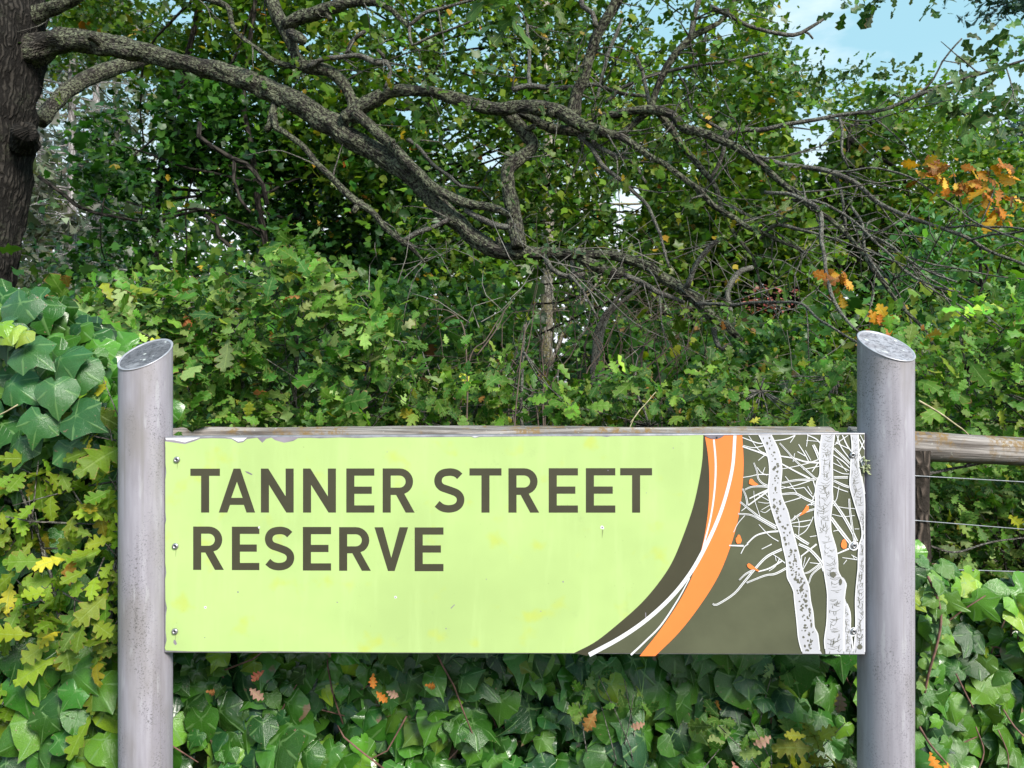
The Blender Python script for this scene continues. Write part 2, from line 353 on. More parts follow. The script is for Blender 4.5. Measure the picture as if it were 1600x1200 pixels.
def in_view(p, mx=1.0, my=1.0):
    y = np.maximum(p[:, 1], .05); u = (p[:, 0] / y * F) / 800; v = ((p[:, 2] - CH) / y * F) / 600
    return (np.abs(u) < mx) & (np.abs(v) < my) & (p[:, 1] > .1)

def leaf_mass(name, parent, mat, temps, p, f, s, c, kind='stuff'):
    """joined leaves: one object"""
    if len(p) == 0: return None
    k = R.integers(0, len(temps), len(p)); vs, fs, us, cs, off = [], [], [], [], 0
    for i, (tv, tt, tu) in enumerate(temps):
        m = np.where(k == i)[0]
        if not len(m): continue
        v = np.einsum('nij,vj->nvi', f[m], tv) * s[m][:, None, None] + p[m][:, None, :]
        nv = len(tv); vs.append(v.reshape(-1, 3)); fs.append((tt[None] + (np.arange(len(m)) * nv)[:, None, None]).reshape(-1, 3) + off)
        us.append(np.tile(tu, (len(m), 1))); cs.append(np.repeat(c[m], nv, axis=0)); off += nv * len(m)
    me = mesh_np(name, np.vstack(vs), np.vstack(fs), mat, np.vstack(us), np.vstack(cs))
    o = link(name, me, parent)
    if kind: o['kind'] = kind
    return o

LEAF_ME = {}
def leaf_parts(name, parent, key, mat, temps, p, f, s, c):
    """every leaf an object of its own, sharing a few meshes"""
    if (key,) not in LEAF_ME:
        LEAF_ME[(key,)] = [mesh_np(name, tv, tt, mat, tu) for tv, tt, tu in temps]
    ms = LEAF_ME[(key,)]; base = wloc(parent)
    for i in range(len(p)):
        o = bpy.data.objects.new(name, ms[int(R.integers(len(ms)))]); COL.objects.link(o); o.parent = parent
        m = Matrix(f[i].tolist()).to_4x4() @ Matrix.Scale(float(s[i]), 4); m.translation = Vector(p[i].tolist()) - base
        o.matrix_local = m; o.color = (*[float(x) for x in c[i]], 1)

def plant_leaves(root, L, key, mat, temps, n_parts=300, mx=.99, my=.99, name='leaf', mass='foliage', area=None):
    """the n_parts leaves that show largest as parts, the rest as one mass"""
    p, f, s, c = L.cat()
    vis = in_view(p, mx, my); px = s / p[:, 1]
    order = np.lexsort((p[:, 1] + R.uniform(-.02, .02, len(p)), ~vis))
    near = [i for i in order if vis[i]]
    pick = np.array(near[:n_parts], int) if key is not None else np.zeros(0, int)
    rest = np.setdiff1d(np.arange(len(p)), pick)
    if len(pick): leaf_parts(name, root, key, M[mat + '_obj'], temps, p[pick], f[pick], s[pick], c[pick])
    leaf_mass(mass, root, M[mat + '_att'] if mat + '_att' in M else M[mat], T_OAK1 if temps is T_OAK else temps, p[rest], f[rest], s[rest], c[rest])

def sprays(L, cen, dirs, per, size, spread, pal, droop=.25, face=.5, jit=.3, cjit=.16, up=.8):
    """bunches of leaves radiating from twig ends at cen, pointing along dirs"""
    n = len(cen)
    if n == 0: return
    k = R.poisson(per, n) + 1; idx = np.repeat(np.arange(n), k); N = len(idx)
    tip = unit(dirs[idx] * .55 + unit(R.normal(0, 1, (N, 3))) * .95 + np.array((0, 0, -droop)))
    pos = cen[idx] + tip * (size * .25) + R.normal(0, spread, (N, 3))
    nrm = unit(np.array((0, -face, up)) + R.normal(0, .42, (N, 3)))
    sz = size * np.exp(R.normal(0, jit, N))
    tone = np.exp(R.normal(0, .28, n))[idx][:, None]
    L.add(pos, tip, nrm, sz, np.clip(palette(pal, N, cjit) * tone, 0, .95))

# ------------------------------------------------------------------ tubes
def catmull(pts, step):
    pts = [np.array(p, float) for p in pts]
    if len(pts) == 2: pts = [pts[0], (pts[0] + pts[1]) / 2, pts[1]]
    q = [2 * pts[0] - pts[1]] + pts + [2 * pts[-1] - pts[-2]]; outp = []
    for i in range(1, len(q) - 2):
        a, b, c, d = q[i - 1:i + 3]; n = max(1, int(np.linalg.norm((c - b)[:3]) / step))
        for t in np.arange(n) / n:
            outp.append(.5 * (2 * b + (c - a) * t + (2 * a - 5 * b + 4 * c - d) * t * t + (3 * b - a - 3 * c + d) * t ** 3))
    outp.append(pts[-1]); return np.array(outp)

class Tubes:
    def __init__(s): s.v, s.f, s.u, s.n = [], [], [], 0
    def add(s, pts, step=.04, sides=8, rough=.0, freq=9.0, wob=0.0, cap=True, ridge=0.0):
        """pts: (x, y, z, radius)"""
        q = catmull(pts, step); c, r = q[:, :3], np.maximum(q[:, 3], 2e-4); n = len(c)
        t = np.gradient(c, axis=0); t = unit(t); ref = np.array((0.13, 0.9, 0.35)); u = unit(np.cross(t[0], ref)); fr = []
        for i in range(n):
            u = u - t[i] * (u @ t[i]); u = u / max(np.linalg.norm(u), 1e-9); fr.append((u, np.cross(t[i], u)))
        fr = np.array(fr); L = np.concatenate([[0], np.cumsum(np.linalg.norm(np.diff(c, axis=0), axis=1))])
        if wob: c = c + np.array([[mnoise.noise(Vector((x * 1.0 + 7, s.n * .013, k * 5.1))) for k in range(3)] for x in L * freq]) * wob
        ang = np.linspace(0, 2 * np.pi, sides, endpoint=False)
        rr = np.repeat(r[:, None], sides, 1)
        if rough:
            ca, sa = np.cos(ang), np.sin(ang)
            for i in range(n):
                for j in range(sides):
                    pt = Vector((ca[j] * 1.1, sa[j] * 1.1, L[i] * freq))
                    rr[i, j] *= 1 + rough * (mnoise.noise(pt * 1.3) + .6 * abs(mnoise.noise(Vector((ca[j] * 4.5, sa[j] * 4.5, L[i] * freq * .45)))) - .2)
                    if ridge: rr[i, j] *= 1 + ridge * (abs(mnoise.noise(Vector((ca[j] * 11, sa[j] * 11, L[i] * 5)))) * 2 - .5 + .5 * mnoise.noise(Vector((ca[j] * 22, sa[j] * 22, L[i] * 17))))
        V = c[:, None, :] + rr[..., None] * (np.cos(ang)[None, :, None] * fr[:, 0][:, None, :] + np.sin(ang)[None, :, None] * fr[:, 1][:, None, :])
        b = s.n; s.v.append(V.reshape(-1, 3))
        for i in range(n - 1):
            for j in range(sides):
                j2 = (j + 1) % sides
                s.f.append((b + i * sides + j, b + i * sides + j2, b + (i + 1) * sides + j2, b + (i + 1) * sides + j))
                a0, a1 = j / sides * 2 * np.pi * r[i], (j + 1) / sides * 2 * np.pi * r[i]
                s.u += [(a0, L[i]), (a1, L[i]), (a1, L[i + 1]), (a0, L[i + 1])]
        s.n += n * sides
        if cap:
            for e, rev in ((0, True), (n - 1, False)):
                ring = [b + e * sides + j for j in range(sides)]; s.f.append(tuple(ring[::-1] if rev else ring)); s.u += [(0, 0)] * sides
        return q
    def obj(s, name, mat, parent=None, kind=None, smooth=True):
        if not s.v: return None
        me = mesh_np(name, np.vstack(s.v), [tuple(int(x) for x in f) for f in s.f], mat, np.array(s.u), smooth=smooth)
        o = link(name, me, parent)
        if kind: o['kind'] = kind
        return o

def box_verts(x0, x1, y0, y1, z0, z1, bev=0.0):
    v = [(x, y, z) for z in (z0, z1) for y in (y0, y1) for x in (x0, x1)]
    f = [(0, 2, 3, 1), (4, 5, 7, 6), (0, 1, 5, 4), (2, 6, 7, 3), (0, 4, 6, 2), (1, 3, 7, 5)]
    return v, f

# ------------------------------------------------------------------ ground
def ground():
    n = 60; xs = np.sign(np.linspace(-1, 1, n)) * np.abs(np.linspace(-1, 1, n)) ** 2.6 * 400
    gx, gy = np.meshgrid(xs, xs + 6); z = np.zeros_like(gx)
    d = np.hypot(gx, gy); z = np.where(d < 60, 0.05 * np.sin(gx * 1.3) * np.sin(gy * .9), 0) - .02
    z = z + np.clip((gy - 2.2), 0, 6) * .03
    v = np.column_stack([gx.ravel(), gy.ravel(), z.ravel()])
    f = [(i * n + j, i * n + j + 1, (i + 1) * n + j + 1, (i + 1) * n + j) for i in range(n - 1) for j in range(n - 1)]
    g = NG('leaf_litter_ground'); o = g.co(); a = g.noise(o, 14, 6, .7); b = g.noise(o, .8, 4, .6); c2 = g.vor(o, 24, out='Color')
    c = g.mix(g.step(a, .35, .7), (.035, .024, .015), (.12, .08, .045)); c = g.mix(.35, c, g.mix(1.0, c2, (.16, .10, .05), 'MULTIPLY')); c = g.mix(g.step(b, .45, .6), c, (.04, .07, .02))
    g.base(c); g.set(Roughness=.95); g.bump(a, .8, .03)
    tag(link('ground', mesh_np('ground', v, f, g.m)), kind='structure')
ground()

# ------------------------------------------------------------------ the sign
PL, PR = P(257, 851, 1.733), P(1352, 850, 1.693)
ax = (PR - PL); ax.z = 0; SW = ax.length; ax.normalize(); nv = Vector((ax.y, -ax.x, 0))       # nv faces the camera
sign = empty('park_sign', (0, 1.713, 0), 'lime green sign board reading Tanner Street Reserve between two grey metal posts', 'sign')
ang = math.atan2(ax.y, ax.x)
SO = Vector((PL.x, PL.y, 0))                 # the frame of the board: origin below its left end, x along it, y backwards
SF = Matrix.Translation(SO) @ Matrix.Rotation(ang, 4, 'Z'); SFI = SF.inverted()
def S2(px, py):                              # a pixel of the photograph to (x, z) on the board's face
    d = Vector(((px - 800) / F, 1, -(py - 600) / F)); o = Vector((0, 0, CH))
    t = (SO - o).dot(nv) / d.dot(nv); q = SFI @ (o + d * t); return np.array((q.x, q.z))
def to_world(v): return np.array([tuple(SF @ Vector(p)) for p in v])
def spart(name, v, f, mat, parent=sign, smooth=False, uv=None):
    return link(name, mesh_np(name, to_world(v), f, mat, uv, smooth=smooth), parent)

c0, c1, c2, c3 = S2(257, 682), S2(1352, 676.5), S2(1352, 1023.5), S2(256.5, 1020)
TH = .028
def board():                                 # folded sheet: front face with a slim rounded rim, returning sides
    q = [c0, c1, c2, c3]; cen = sum(q) / 4; V = []
    for dep, ins in ((.0004, .0022), (.0009, .0008), (.002, 0), (TH, 0), (TH, .012)):
        for p in q:
            d = np.sign(p - cen); V.append((p[0] - d[0] * ins, dep, p[1] - d[1] * ins))
    f = [(3, 2, 1, 0)]
    for k in range(4):
        for i in range(4):
            j = (i + 1) % 4; f.append((k * 4 + i, k * 4 + j, k * 4 + 4 + j, k * 4 + 4 + i))
    f.append((16, 17, 18, 19))
    return spart('panel', V, f, M['edge'])
panel = board()
LAY = [0]
def depth(layer): return -.0002 * layer
def poly(name, pts, layer, mat, holes=(), parent=None, pix=True):
    loops = [[(S2(*p) if pix else p) for p in pts]] + [[(S2(*p) if pix else p) for p in h] for h in holes]
    tri = tessellate_polygon([[Vector((p[0], p[1], 0)) for p in l] for l in loops]); allp = [p for l in loops for p in l]
    v = [(p[0], depth(layer), p[1]) for p in allp]
    f = []
    for a, b, c in tri:
        s = np.cross(allp[b] - allp[a], allp[c] - allp[a]); f.append((a, b, c) if s > 0 else (a, c, b))
    return v, f
def join(parts):
    V, Fc = [], []
    for v, f in parts: Fc += [tuple(i + len(V) for i in t) for t in f]; V += v
    return V, Fc
def smooth2(pts, n=6):
    return [tuple(p) for p in catmull([np.array((*p, 0, 0)) for p in pts], 1e9 if n <= 1 else max(1.0, 22 / n))[:, :2]]
def Z3(*a): return [(890 + x / 3.157, 660 + y / 3.157) for x, y in a]

inset = 1.6
TL, TR, BR, BL = (257 + inset, 683.6), (1352 - inset, 678.6), (1352 - inset, 1021.8), (256.5 + inset, 1018.2)
def top_y(x): return TL[1] + (TR[1] - TL[1]) * (x - TL[0]) / (TR[0] - TL[0])
def bot_y(x): return BL[1] + (BR[1] - BL[1]) * (x - BL[0]) / (BR[0] - BL[0])
ge = smooth2([(1099, top_y(1099))] + Z3((655, 180), (638, 290), (608, 420), (560, 560), (505, 690), (440, 790), (355, 890), (250, 985), (130, 1080)) + [(897, bot_y(897))])
panel_olive = spart('olive_field', *poly('o', [ge[0]] + [TR, BR] + ge[::-1][:-1], 1, 0), M['olive'], panel)
# chewed upper edge of the lime sheet: bare patches along the top
chips = [(258, 6), (272, 8), (289, 10.5), (304, 6), (313, 2), (330, 1.5), (352, 2), (362, 3), (372, 9), (380, 8), (386, 3), (402, 1), (410, 9), (416, 3), (424, 1), (430, 5), (444, 9), (458, 6.5), (466, 2),
         (484, 1.5), (500, 2.4), (530, 1.2), (560, 2.2), (600, 1.0), (660, 1.6), (735, 1.0), (742, 3), (750, 1.4), (850, .8), (940, 1.2), (948, 2.4), (955, 1), (1060, .8)]
ge_top = [(x, top_y(x) + h) for x, h in chips]
left_e = [(257.6, 1012), (260.5, 1000), (258.8, 985), (259.2, 962), (261, 950), (258.6, 938), (258.2, 905), (260, 895), (258.4, 880), (258.2, 820), (259.8, 812), (258.6, 800), (258.4, 750), (260, 738), (258.8, 725), (258.6, 700)]
spart('lime_field', *poly('g', ge_top + ge + [(600, bot_y(600)), (430, bot_y(430) - 1.2), (300, bot_y(300) - .6), (259, bot_y(259) - 2)] + left_e, 2, 0), M['green'], panel)
w1 = [[(258.6, top_y(258) + .6)] + [(x, top_y(x) + h - .8) for x, h in ((259, 4), (272, 5), (289, 8.5), (304, 4), (313, 1))],
      [(352, top_y(352) + .5), (362, top_y(362) + 1.5), (372, top_y(372) + 7), (380, top_y(380) + 6), (386, top_y(386) + .8)],
      [(736, top_y(736) + .4), (742, top_y(742) + 2.2), (749, top_y(749) + .4)]]
for q in w1: spart('bare_white_patch', *poly('w', list(reversed(q)), 1.5, 0), M['white'], panel)
w2 = [[(259, top_y(259) + .3), (440, top_y(440) + .3), (470, top_y(470) + .3), (466, top_y(466) + 3), (444, top_y(444) + 9.6), (428, top_y(428) + 6), (410, top_y(410) + 9.5), (386, top_y(386) + 5), (374, top_y(374) + 9.6), (350, top_y(350) + 3), (290, top_y(290) + 11), (259, top_y(259) + 7)]]
spart('bare_primer_patch', *join([poly('w', q, 1.2, 0) for q in w2]), M['chip'], panel)
gb = ge[1:]
brown_r = Z3((668, 68), (690, 250), (690, 400), (668, 560), (620, 700), (560, 800), (470, 905), (370, 990), (240, 1070), (85, 1151))
spart('brown_curve', *poly('b', ge + smooth2(brown_r)[::-1], 3, 0), M['brown'], panel)
orange_l = smooth2(Z3((667, 66), (682, 160), (689, 270), (686, 400), (672, 520), (650, 625), (625, 700), (590, 790), (530, 900), (445, 1025), (345, 1152)))
orange_r = smooth2(Z3((851, 64), (858, 200), (850, 340), (830, 480), (790, 620), (732, 760), (645, 900), (540, 1035), (422, 1152)))
spart('orange_band', *poly('r', orange_l + orange_r[::-1], 4, 0), M['orange'], panel)
def stroke(pts, wd, layer):                  # a tapered band through pixel points; wd one width per point
    q = catmull([np.array((p[0], p[1], wq, 0)) for p, wq in zip(pts, wd)], 3.0); t = unit(np.gradient(q[:, :2], axis=0)); n = np.column_stack([-t[:, 1], t[:, 0]])
    a, b = q[:, :2] + n * q[:, 2:3] / 2, q[:, :2] - n * q[:, 2:3] / 2; v, f = [], []
    for k in range(len(q)):
        for p in (a[k], b[k]): s = S2(*p); v.append((s[0], depth(layer), s[1]))
    for k in range(len(q) - 1): f.append((2 * k, 2 * k + 2, 2 * k + 3, 2 * k + 1))
    s0 = np.array([v[i] for i in f[0]]); cr_ = np.cross((s0[1] - s0[0])[[0, 2]], (s0[2] - s0[0])[[0, 2]])
    if cr_ < 0: f = [t_[::-1] for t_ in f]
    return v, f
def sw(name, z, wd, layer): spart(name, *stroke(Z3(*z), wd, layer), M['white'], panel)
sw('white_swoosh', [(815, 64), (803, 220), (768, 370), (722, 500), (655, 640), (590, 750), (500, 862), (380, 972), (250, 1062), (96, 1146)], [5, 5, 5.2, 5.6, 6, 6, 6.2, 6.4, 6.6, 7], 6)
sw('white_swoosh', [(711, 84), (720, 200), (715, 330), (695, 470), (652, 640)], [2.8, 3, 2.8, 2.6, 2.4], 5)
sw('white_swoosh', [(592, 768), (530, 880), (450, 1000), (372, 1080), (302, 1146)], [1.5, 2.2, 2.6, 2.8, 3.2], 5.5)

# lettering, outlines in a box 0..1 wide, 0..1 high (y up), x given in pixels so stems keep their width
def letter(ch, x0, x1, y0, y1):
    W, H = x1 - x0, y1 - y0; sx, sy = 12.6, 11.3
    X = lambda a: x0 + a
    if ch == 'T': o = [[(0, 0), (W, 0), (W, sy), (W / 2 + sx / 2, sy), (W / 2 + sx / 2, H), (W / 2 - sx / 2, H), (W / 2 - sx / 2, sy), (0, sy)]]
    elif ch == 'E': m = H / 2 - .5; o = [[(0, 0), (W, 0), (W, sy), (sx, sy), (sx, m - sy / 2), (W - 4, m - sy / 2), (W - 4, m + sy / 2), (sx, m + sy / 2), (sx, H - sy), (W, H - sy), (W, H), (0, H)]]
    elif ch == 'N': o = [[(0, 0), (11.5, 0), (W - sx, H * .63), (W - sx, 0), (W, 0), (W, H), (W - 11.5, H), (sx, H * .37), (sx, H), (0, H)]]
    elif ch == 'V': o = [[(0, 0), (13.4, 0), (W / 2, H * .70), (W - 13.4, 0), (W, 0), (W / 2 + 5.2, H), (W / 2 - 5.2, H)]]
    elif ch == 'A':
        a = W / 2; o = [[(a - 5.3, 0), (a + 5.3, 0), (W, H), (W - 13.4, H), (W - 17.6, H * .825), (17.6, H * .825), (13.4, H), (0, H)],
                        [(a, H * .30), (a + 8.9, H * .665), (a - 8.9, H * .665)]]
    elif ch == 'R':
        cx, r, cy = W - 23.5, 20.6, 20.6; arc = [(cx + 1.02 * r * math.sin(t), cy - r * math.cos(t)) for t in np.linspace(0, math.pi, 15)]
        ri = r - 11.2; arci = [(cx + ri * math.sin(t), cy - ri * math.cos(t)) for t in np.linspace(0, math.pi, 11)]
        o = [[(0, 0)] + arc[:-3] + [(W - 16.2, H * .575), (W, H), (W - 14, H), (W - 29, H * .60), (sx, H * .60), (sx, H), (0, H)], [(sx, cy - ri)] + arci + [(sx, cy + ri)]]
    elif ch == 'S':
        k = W / 49.; c = [(41, 12.5), (36, 8.2), (29, 6), (22, 6), (14.5, 7.6), (9.2, 12), (7, 18.4), (8.3, 25), (13, 29.8), (20, 32.4), (28, 35.2), (36, 38.6), (40.9, 43.6), (42.2, 50), (40, 56.6), (34.5, 61.2), (27, 63.2), (20, 63.2), (12.5, 61), (5.5, 55.6)]
        q = catmull([np.array((a * k, b * H / 69.3, 0, 0)) for a, b in c], 2.0)[:, :2]; t = unit(np.gradient(q, axis=0)); n = np.column_stack([-t[:, 1], t[:, 0]]) * 5.9
        o = [[tuple(p) for p in np.vstack([q + n, (q - n)[::-1]])]]
    o = [[(x0 + a, y0 + b) for a, b in l] for l in o]
    return poly(ch, o[0], 3, 0, o[1:])
L1 = [('T', 297.6, 343.8), ('A', 342, 398.8), ('N', 407.8, 459), ('N', 473.6, 525), ('E', 541.2, 585), ('R', 598, 648), ('S', 677.5, 726.5), ('T', 733.6, 783.6), ('R', 794.5, 842.5), ('E', 857.4, 903), ('E', 915.4, 961.4), ('T', 969, 1018.8)]
L2 = [('R', 302, 350), ('E', 362.5, 405.4), ('S', 413.2, 460.6), ('E', 473.4, 517.4), ('R', 530, 579.6), ('V', 585.2, 637.8), ('E', 648, 693)]
for line, ya, yb in ((L1, (732.2, 800.8), (731.4, 801)), (L2, (822.6, 890.4), (824, 892.4))):
    for i, (ch, a, b) in enumerate(line):
        t = i / (len(line) - 1); spart('letter', *letter(ch, a, b, ya[0] * (1 - t) + yb[0] * t, ya[1] * (1 - t) + yb[1] * t), M['brown'], panel)

# the printed wood: trunks, branches, birds
def Z1(q): return [(1090 + x / 5.714, 660 + y / 5.714) for x, y in q]
def Z2(q): return [(1090 + x / 5.714, 850 + y / 5.714) for x, y in q]
tl1 = Z1([(545, 106), (590, 200), (622, 290), (640, 400), (636, 500), (628, 620), (650, 740), (700, 900), (740, 1000)]) + Z2([(755, 0), (790, 160), (800, 300), (850, 400), (865, 520), (885, 700), (900, 850), (935, 982)])
tr1 = Z1([(655, 106), (700, 200), (735, 290), (750, 420), (740, 560), (745, 640), (772, 720), (802, 790), (825, 880), (845, 960)]) + Z2([(880, 0), (910, 120), (945, 260), (990, 370), (1005, 500), (1030, 620), (1040, 740), (1077, 820), (1080, 920), (1108, 982)])
tl2 = Z1([(1105, 106), (1090, 220), (1083, 300), (1090, 400), (1085, 470), (1052, 560), (1050, 700), (1043, 800), (1046, 880), (1070, 1000)]) + Z2([(1085, 0), (1110, 120), (1125, 230), (1140, 330), (1155, 430), (1155, 560), (1150, 700), (1130, 860), (1140, 983)])
tr2 = Z1([(1220, 104), (1205, 250), (1200, 400), (1205, 500), (1200, 600), (1205, 680), (1190, 800), (1185, 900), (1195, 1000)]) + Z2([(1225, 0), (1245, 120), (1257, 270), (1300, 300), (1322, 350), (1310, 460), (1302, 600), (1298, 800), (1300, 983)])
tl3 = Z1([(1365, 104), (1375, 220), (1365, 330), (1360, 450), (1355, 560), (1385, 680), (1420, 800), (1450, 900), (1465, 1000)]) + Z2([(1440, 0), (1430, 100), (1430, 200), (1415, 350), (1405, 500), (1408, 700), (1400, 850), (1385, 983)])
tr3 = Z1([(1430, 104), (1436, 250), (1432, 350), (1452, 470), (1475, 580), (1488, 700), (1488, 800), (1488, 900), (1488, 1000)]) + Z2([(1488, 0), (1488, 200), (1488, 400), (1488, 600), (1488, 850), (1488, 983)])
tl4, tr4 = Z2([(1312, 490), (1303, 650), (1304, 800), (1304, 983)]), Z2([(1330, 530), (1360, 620), (1362, 760), (1380, 880), (1384, 983)])
def span(edge, y):
    ys = [p[1] for p in edge]; return float(np.interp(y, ys, [p[0] for p in edge]))
art = []
lay = [6.2]
def lay_next(): lay[0] += .012; return lay[0]
brs = [ # (frame, points, width in zoom pixels)
 (1, [(400, 135), (540, 185), (600, 180)], 12), (1, [(400, 215), (560, 270), (630, 300)], 14), (1, [(405, 205), (500, 225), (600, 205)], 9), (1, [(455, 120), (540, 240), (610, 280)], 9), (1, [(540, 340), (600, 290)], 8), (1, [(530, 260), (620, 290)], 8),
 (1, [(500, 360), (530, 440), (540, 500), (580, 545), (635, 570)], 15), (1, [(405, 490), (470, 480), (540, 465), (640, 465)], 9), (1, [(420, 600), (480, 575), (560, 570), (630, 575)], 15), (1, [(460, 680), (540, 640), (630, 600)], 13), (1, [(400, 590), (430, 660), (445, 740)], 15),
 (1, [(380, 710), (480, 790), (560, 850), (700, 930)], 18), (1, [(360, 815), (470, 825), (560, 870), (700, 950)], 16), (1, [(450, 740), (560, 660), (630, 610)], 13), (1, [(390, 790), (440, 750)], 9), (1, [(320, 980), (360, 900), (420, 830)], 7),
 (1, [(545, 910), (640, 1010), (720, 1060)], 9), (1, [(440, 1082), (520, 1010), (620, 980), (720, 970)], 14), (1, [(530, 400), (570, 450), (620, 470)], 9), (1, [(600, 400), (580, 450)], 7), (1, [(500, 610), (510, 700), (560, 850)], 6), (1, [(560, 790), (600, 805), (650, 770)], 7),
 (1, [(530, 640), (640, 700), (690, 720)], 8), (1, [(540, 710), (620, 720), (690, 700)], 7), (1, [(570, 780), (640, 740), (690, 715)], 7), (1, [(590, 620), (640, 680)], 8),
 (1, [(660, 165), (780, 150), (870, 115)], 11), (1, [(730, 185), (800, 260), (870, 340), (960, 420), (1060, 510)], 15), (1, [(735, 300), (860, 320), (960, 350), (1080, 360)], 13), (1, [(750, 370), (880, 440), (1000, 500)], 13), (1, [(750, 415), (880, 390), (980, 365), (1080, 330)], 9),
 (1, [(900, 195), (960, 290), (990, 350)], 9), (1, [(890, 260), (960, 300)], 9), (1, [(865, 275), (850, 350)], 7), (1, [(825, 180), (870, 115)], 8), (1, [(970, 215), (985, 110)], 8), (1, [(970, 160), (1090, 170)], 7), (1, [(960, 250), (1010, 340)], 7),
 (1, [(750, 540), (880, 515), (1010, 510), (1080, 500)], 18), (1, [(745, 590), (880, 560), (1000, 520)], 10), (1, [(745, 570), (860, 590), (950, 580)], 8), (1, [(780, 480), (820, 530)], 8), (1, [(745, 640), (870, 635), (960, 680), (1050, 720)], 20), (1, [(770, 715), (860, 690), (920, 670)], 10),
 (1, [(950, 580), (1000, 640), (1040, 680)], 9), (1, [(820, 540), (900, 650)], 8), (1, [(830, 880), (930, 810), (1050, 770)], 15), (1, [(830, 900), (950, 880), (1010, 870)], 9), (1, [(850, 925), (940, 930), (1000, 910)], 8), (1, [(870, 830), (840, 880)], 8), (1, [(900, 820), (860, 870)], 7),
 (1, [(900, 1000), (905, 900), (890, 850)], 7), (1, [(880, 1020), (960, 970), (1010, 890), (1030, 840)], 8), (1, [(1000, 1020), (1060, 1010)], 8), (1, [(860, 1000), (930, 1050), (990, 1086)], 22), (1, [(1030, 520), (1050, 600), (1030, 680), (1010, 740)], 11), (1, [(980, 570), (1020, 640)], 8),
 (1, [(1030, 200), (1060, 260), (1085, 330)], 22), (1, [(975, 110), (1060, 150), (1100, 200)], 10), (1, [(1020, 440), (1060, 380), (1085, 350)], 9), (1, [(940, 420), (1040, 400), (1085, 390)], 8), (1, [(970, 750), (1000, 730), (1050, 740)], 8),
 (1, [(1215, 230), (1290, 300), (1360, 370)], 18), (1, [(1210, 290), (1300, 350), (1360, 410)], 11), (1, [(1205, 360), (1290, 400), (1350, 430)], 8), (1, [(1215, 490), (1340, 490)], 20), (1, [(1215, 520), (1300, 560), (1360, 580)], 18), (1, [(1210, 570), (1280, 600), (1340, 620)], 9), (1, [(1260, 570), (1240, 680), (1215, 720)], 7),
 (1, [(1205, 700), (1290, 820), (1360, 940), (1420, 1060)], 22), (1, [(1190, 850), (1270, 960), (1360, 1075)], 26), (1, [(1350, 680), (1360, 800), (1385, 980), (1400, 1086)], 15), (1, [(1210, 740), (1300, 760), (1410, 770)], 7), (1, [(1200, 820), (1300, 840), (1400, 830)], 7), (1, [(1210, 970), (1260, 960)], 8),
 (1, [(1400, 950), (1440, 950)], 7), (1, [(1240, 112), (1280, 220), (1360, 330)], 10), (1, [(1290, 112), (1330, 200), (1370, 260)], 12), (1, [(1340, 115), (1220, 200)], 8), (1, [(1230, 180), (1360, 240)], 10), (1, [(1260, 112), (1240, 180)], 8), (1, [(1210, 420), (1290, 455), (1350, 460)], 8), (1, [(1240, 330), (1330, 440)], 7),
 (1, [(1440, 150), (1475, 220), (1488, 240)], 11), (1, [(1486, 160), (1440, 260)], 10), (1, [(1450, 112), (1484, 180)], 8), (1, [(1440, 300), (1486, 420)], 13), (1, [(1460, 480), (1488, 640)], 15), (1, [(1435, 260), (1486, 380)], 8), (1, [(1486, 300), (1440, 340)], 8),
 (2, [(135, 530), (170, 540), (320, 445), (420, 330), (520, 210), (620, 110), (750, 45)], 19), (2, [(370, 320), (430, 265), (490, 235)], 15), (2, [(435, 345), (600, 280), (690, 265), (790, 215)], 17), (2, [(540, 245), (640, 215), (750, 150)], 13), (2, [(635, 240), (690, 200), (730, 130)], 9), (2, [(670, 90), (730, 130), (780, 170)], 9),
 (2, [(570, 45), (660, 0)], 9), (2, [(280, 12), (410, 15)], 13), (2, [(385, 85), (420, 20), (450, 0)], 11), (2, [(900, 0), (1000, 50), (1100, 160), (1130, 240)], 26), (2, [(920, 110), (1010, 40), (1060, 0)], 13), (2, [(930, 240), (1000, 120)], 9), (2, [(940, 200), (960, 115)], 7), (2, [(925, 180), (927, 110)], 7),
 (2, [(950, 260), (990, 250), (1090, 180)], 15), (2, [(990, 350), (1020, 270), (1110, 190)], 15), (2, [(950, 280), (965, 330), (990, 350)], 9), (2, [(1000, 165), (1090, 175)], 9), (2, [(1245, 85), (1350, 40)], 13), (2, [(1290, 120), (1430, 140)], 9), (2, [(1370, 95), (1430, 130)], 8), (2, [(1300, 180), (1330, 140)], 7), (2, [(690, 100), (700, 150)], 6), (2, [(1380, 100), (1400, 135)], 6)]
bp = []
for k, q, wd in brs:
    px = (Z1 if k == 1 else Z2)(q); n = len(px); wpx = wd / 5.714 * (1.1 if wd > 12 else .86)
    flip = q[0][0] < 800 and k == 1
    ws = [wpx * (.75 + .35 * (i / (n - 1) if flip or k == 2 else 1 - abs(i / (n - 1) - .5))) for i in range(n)]
    bp.append(stroke(px, ws, lay_next()))
spart('printed_branches', *join(bp), M['white'], panel)
ip = []
for (k, q, wd), (v, f) in zip(brs, bp):      # the fine dark lines inside the wider printed limbs
    if wd >= 15: ip.append(stroke((Z1 if k == 1 else Z2)(q), [.55 + .012 * wd] * len(q), lay_next()))
spart('printed_bark_lines', *join(ip), M['ink'], panel)
marks = []
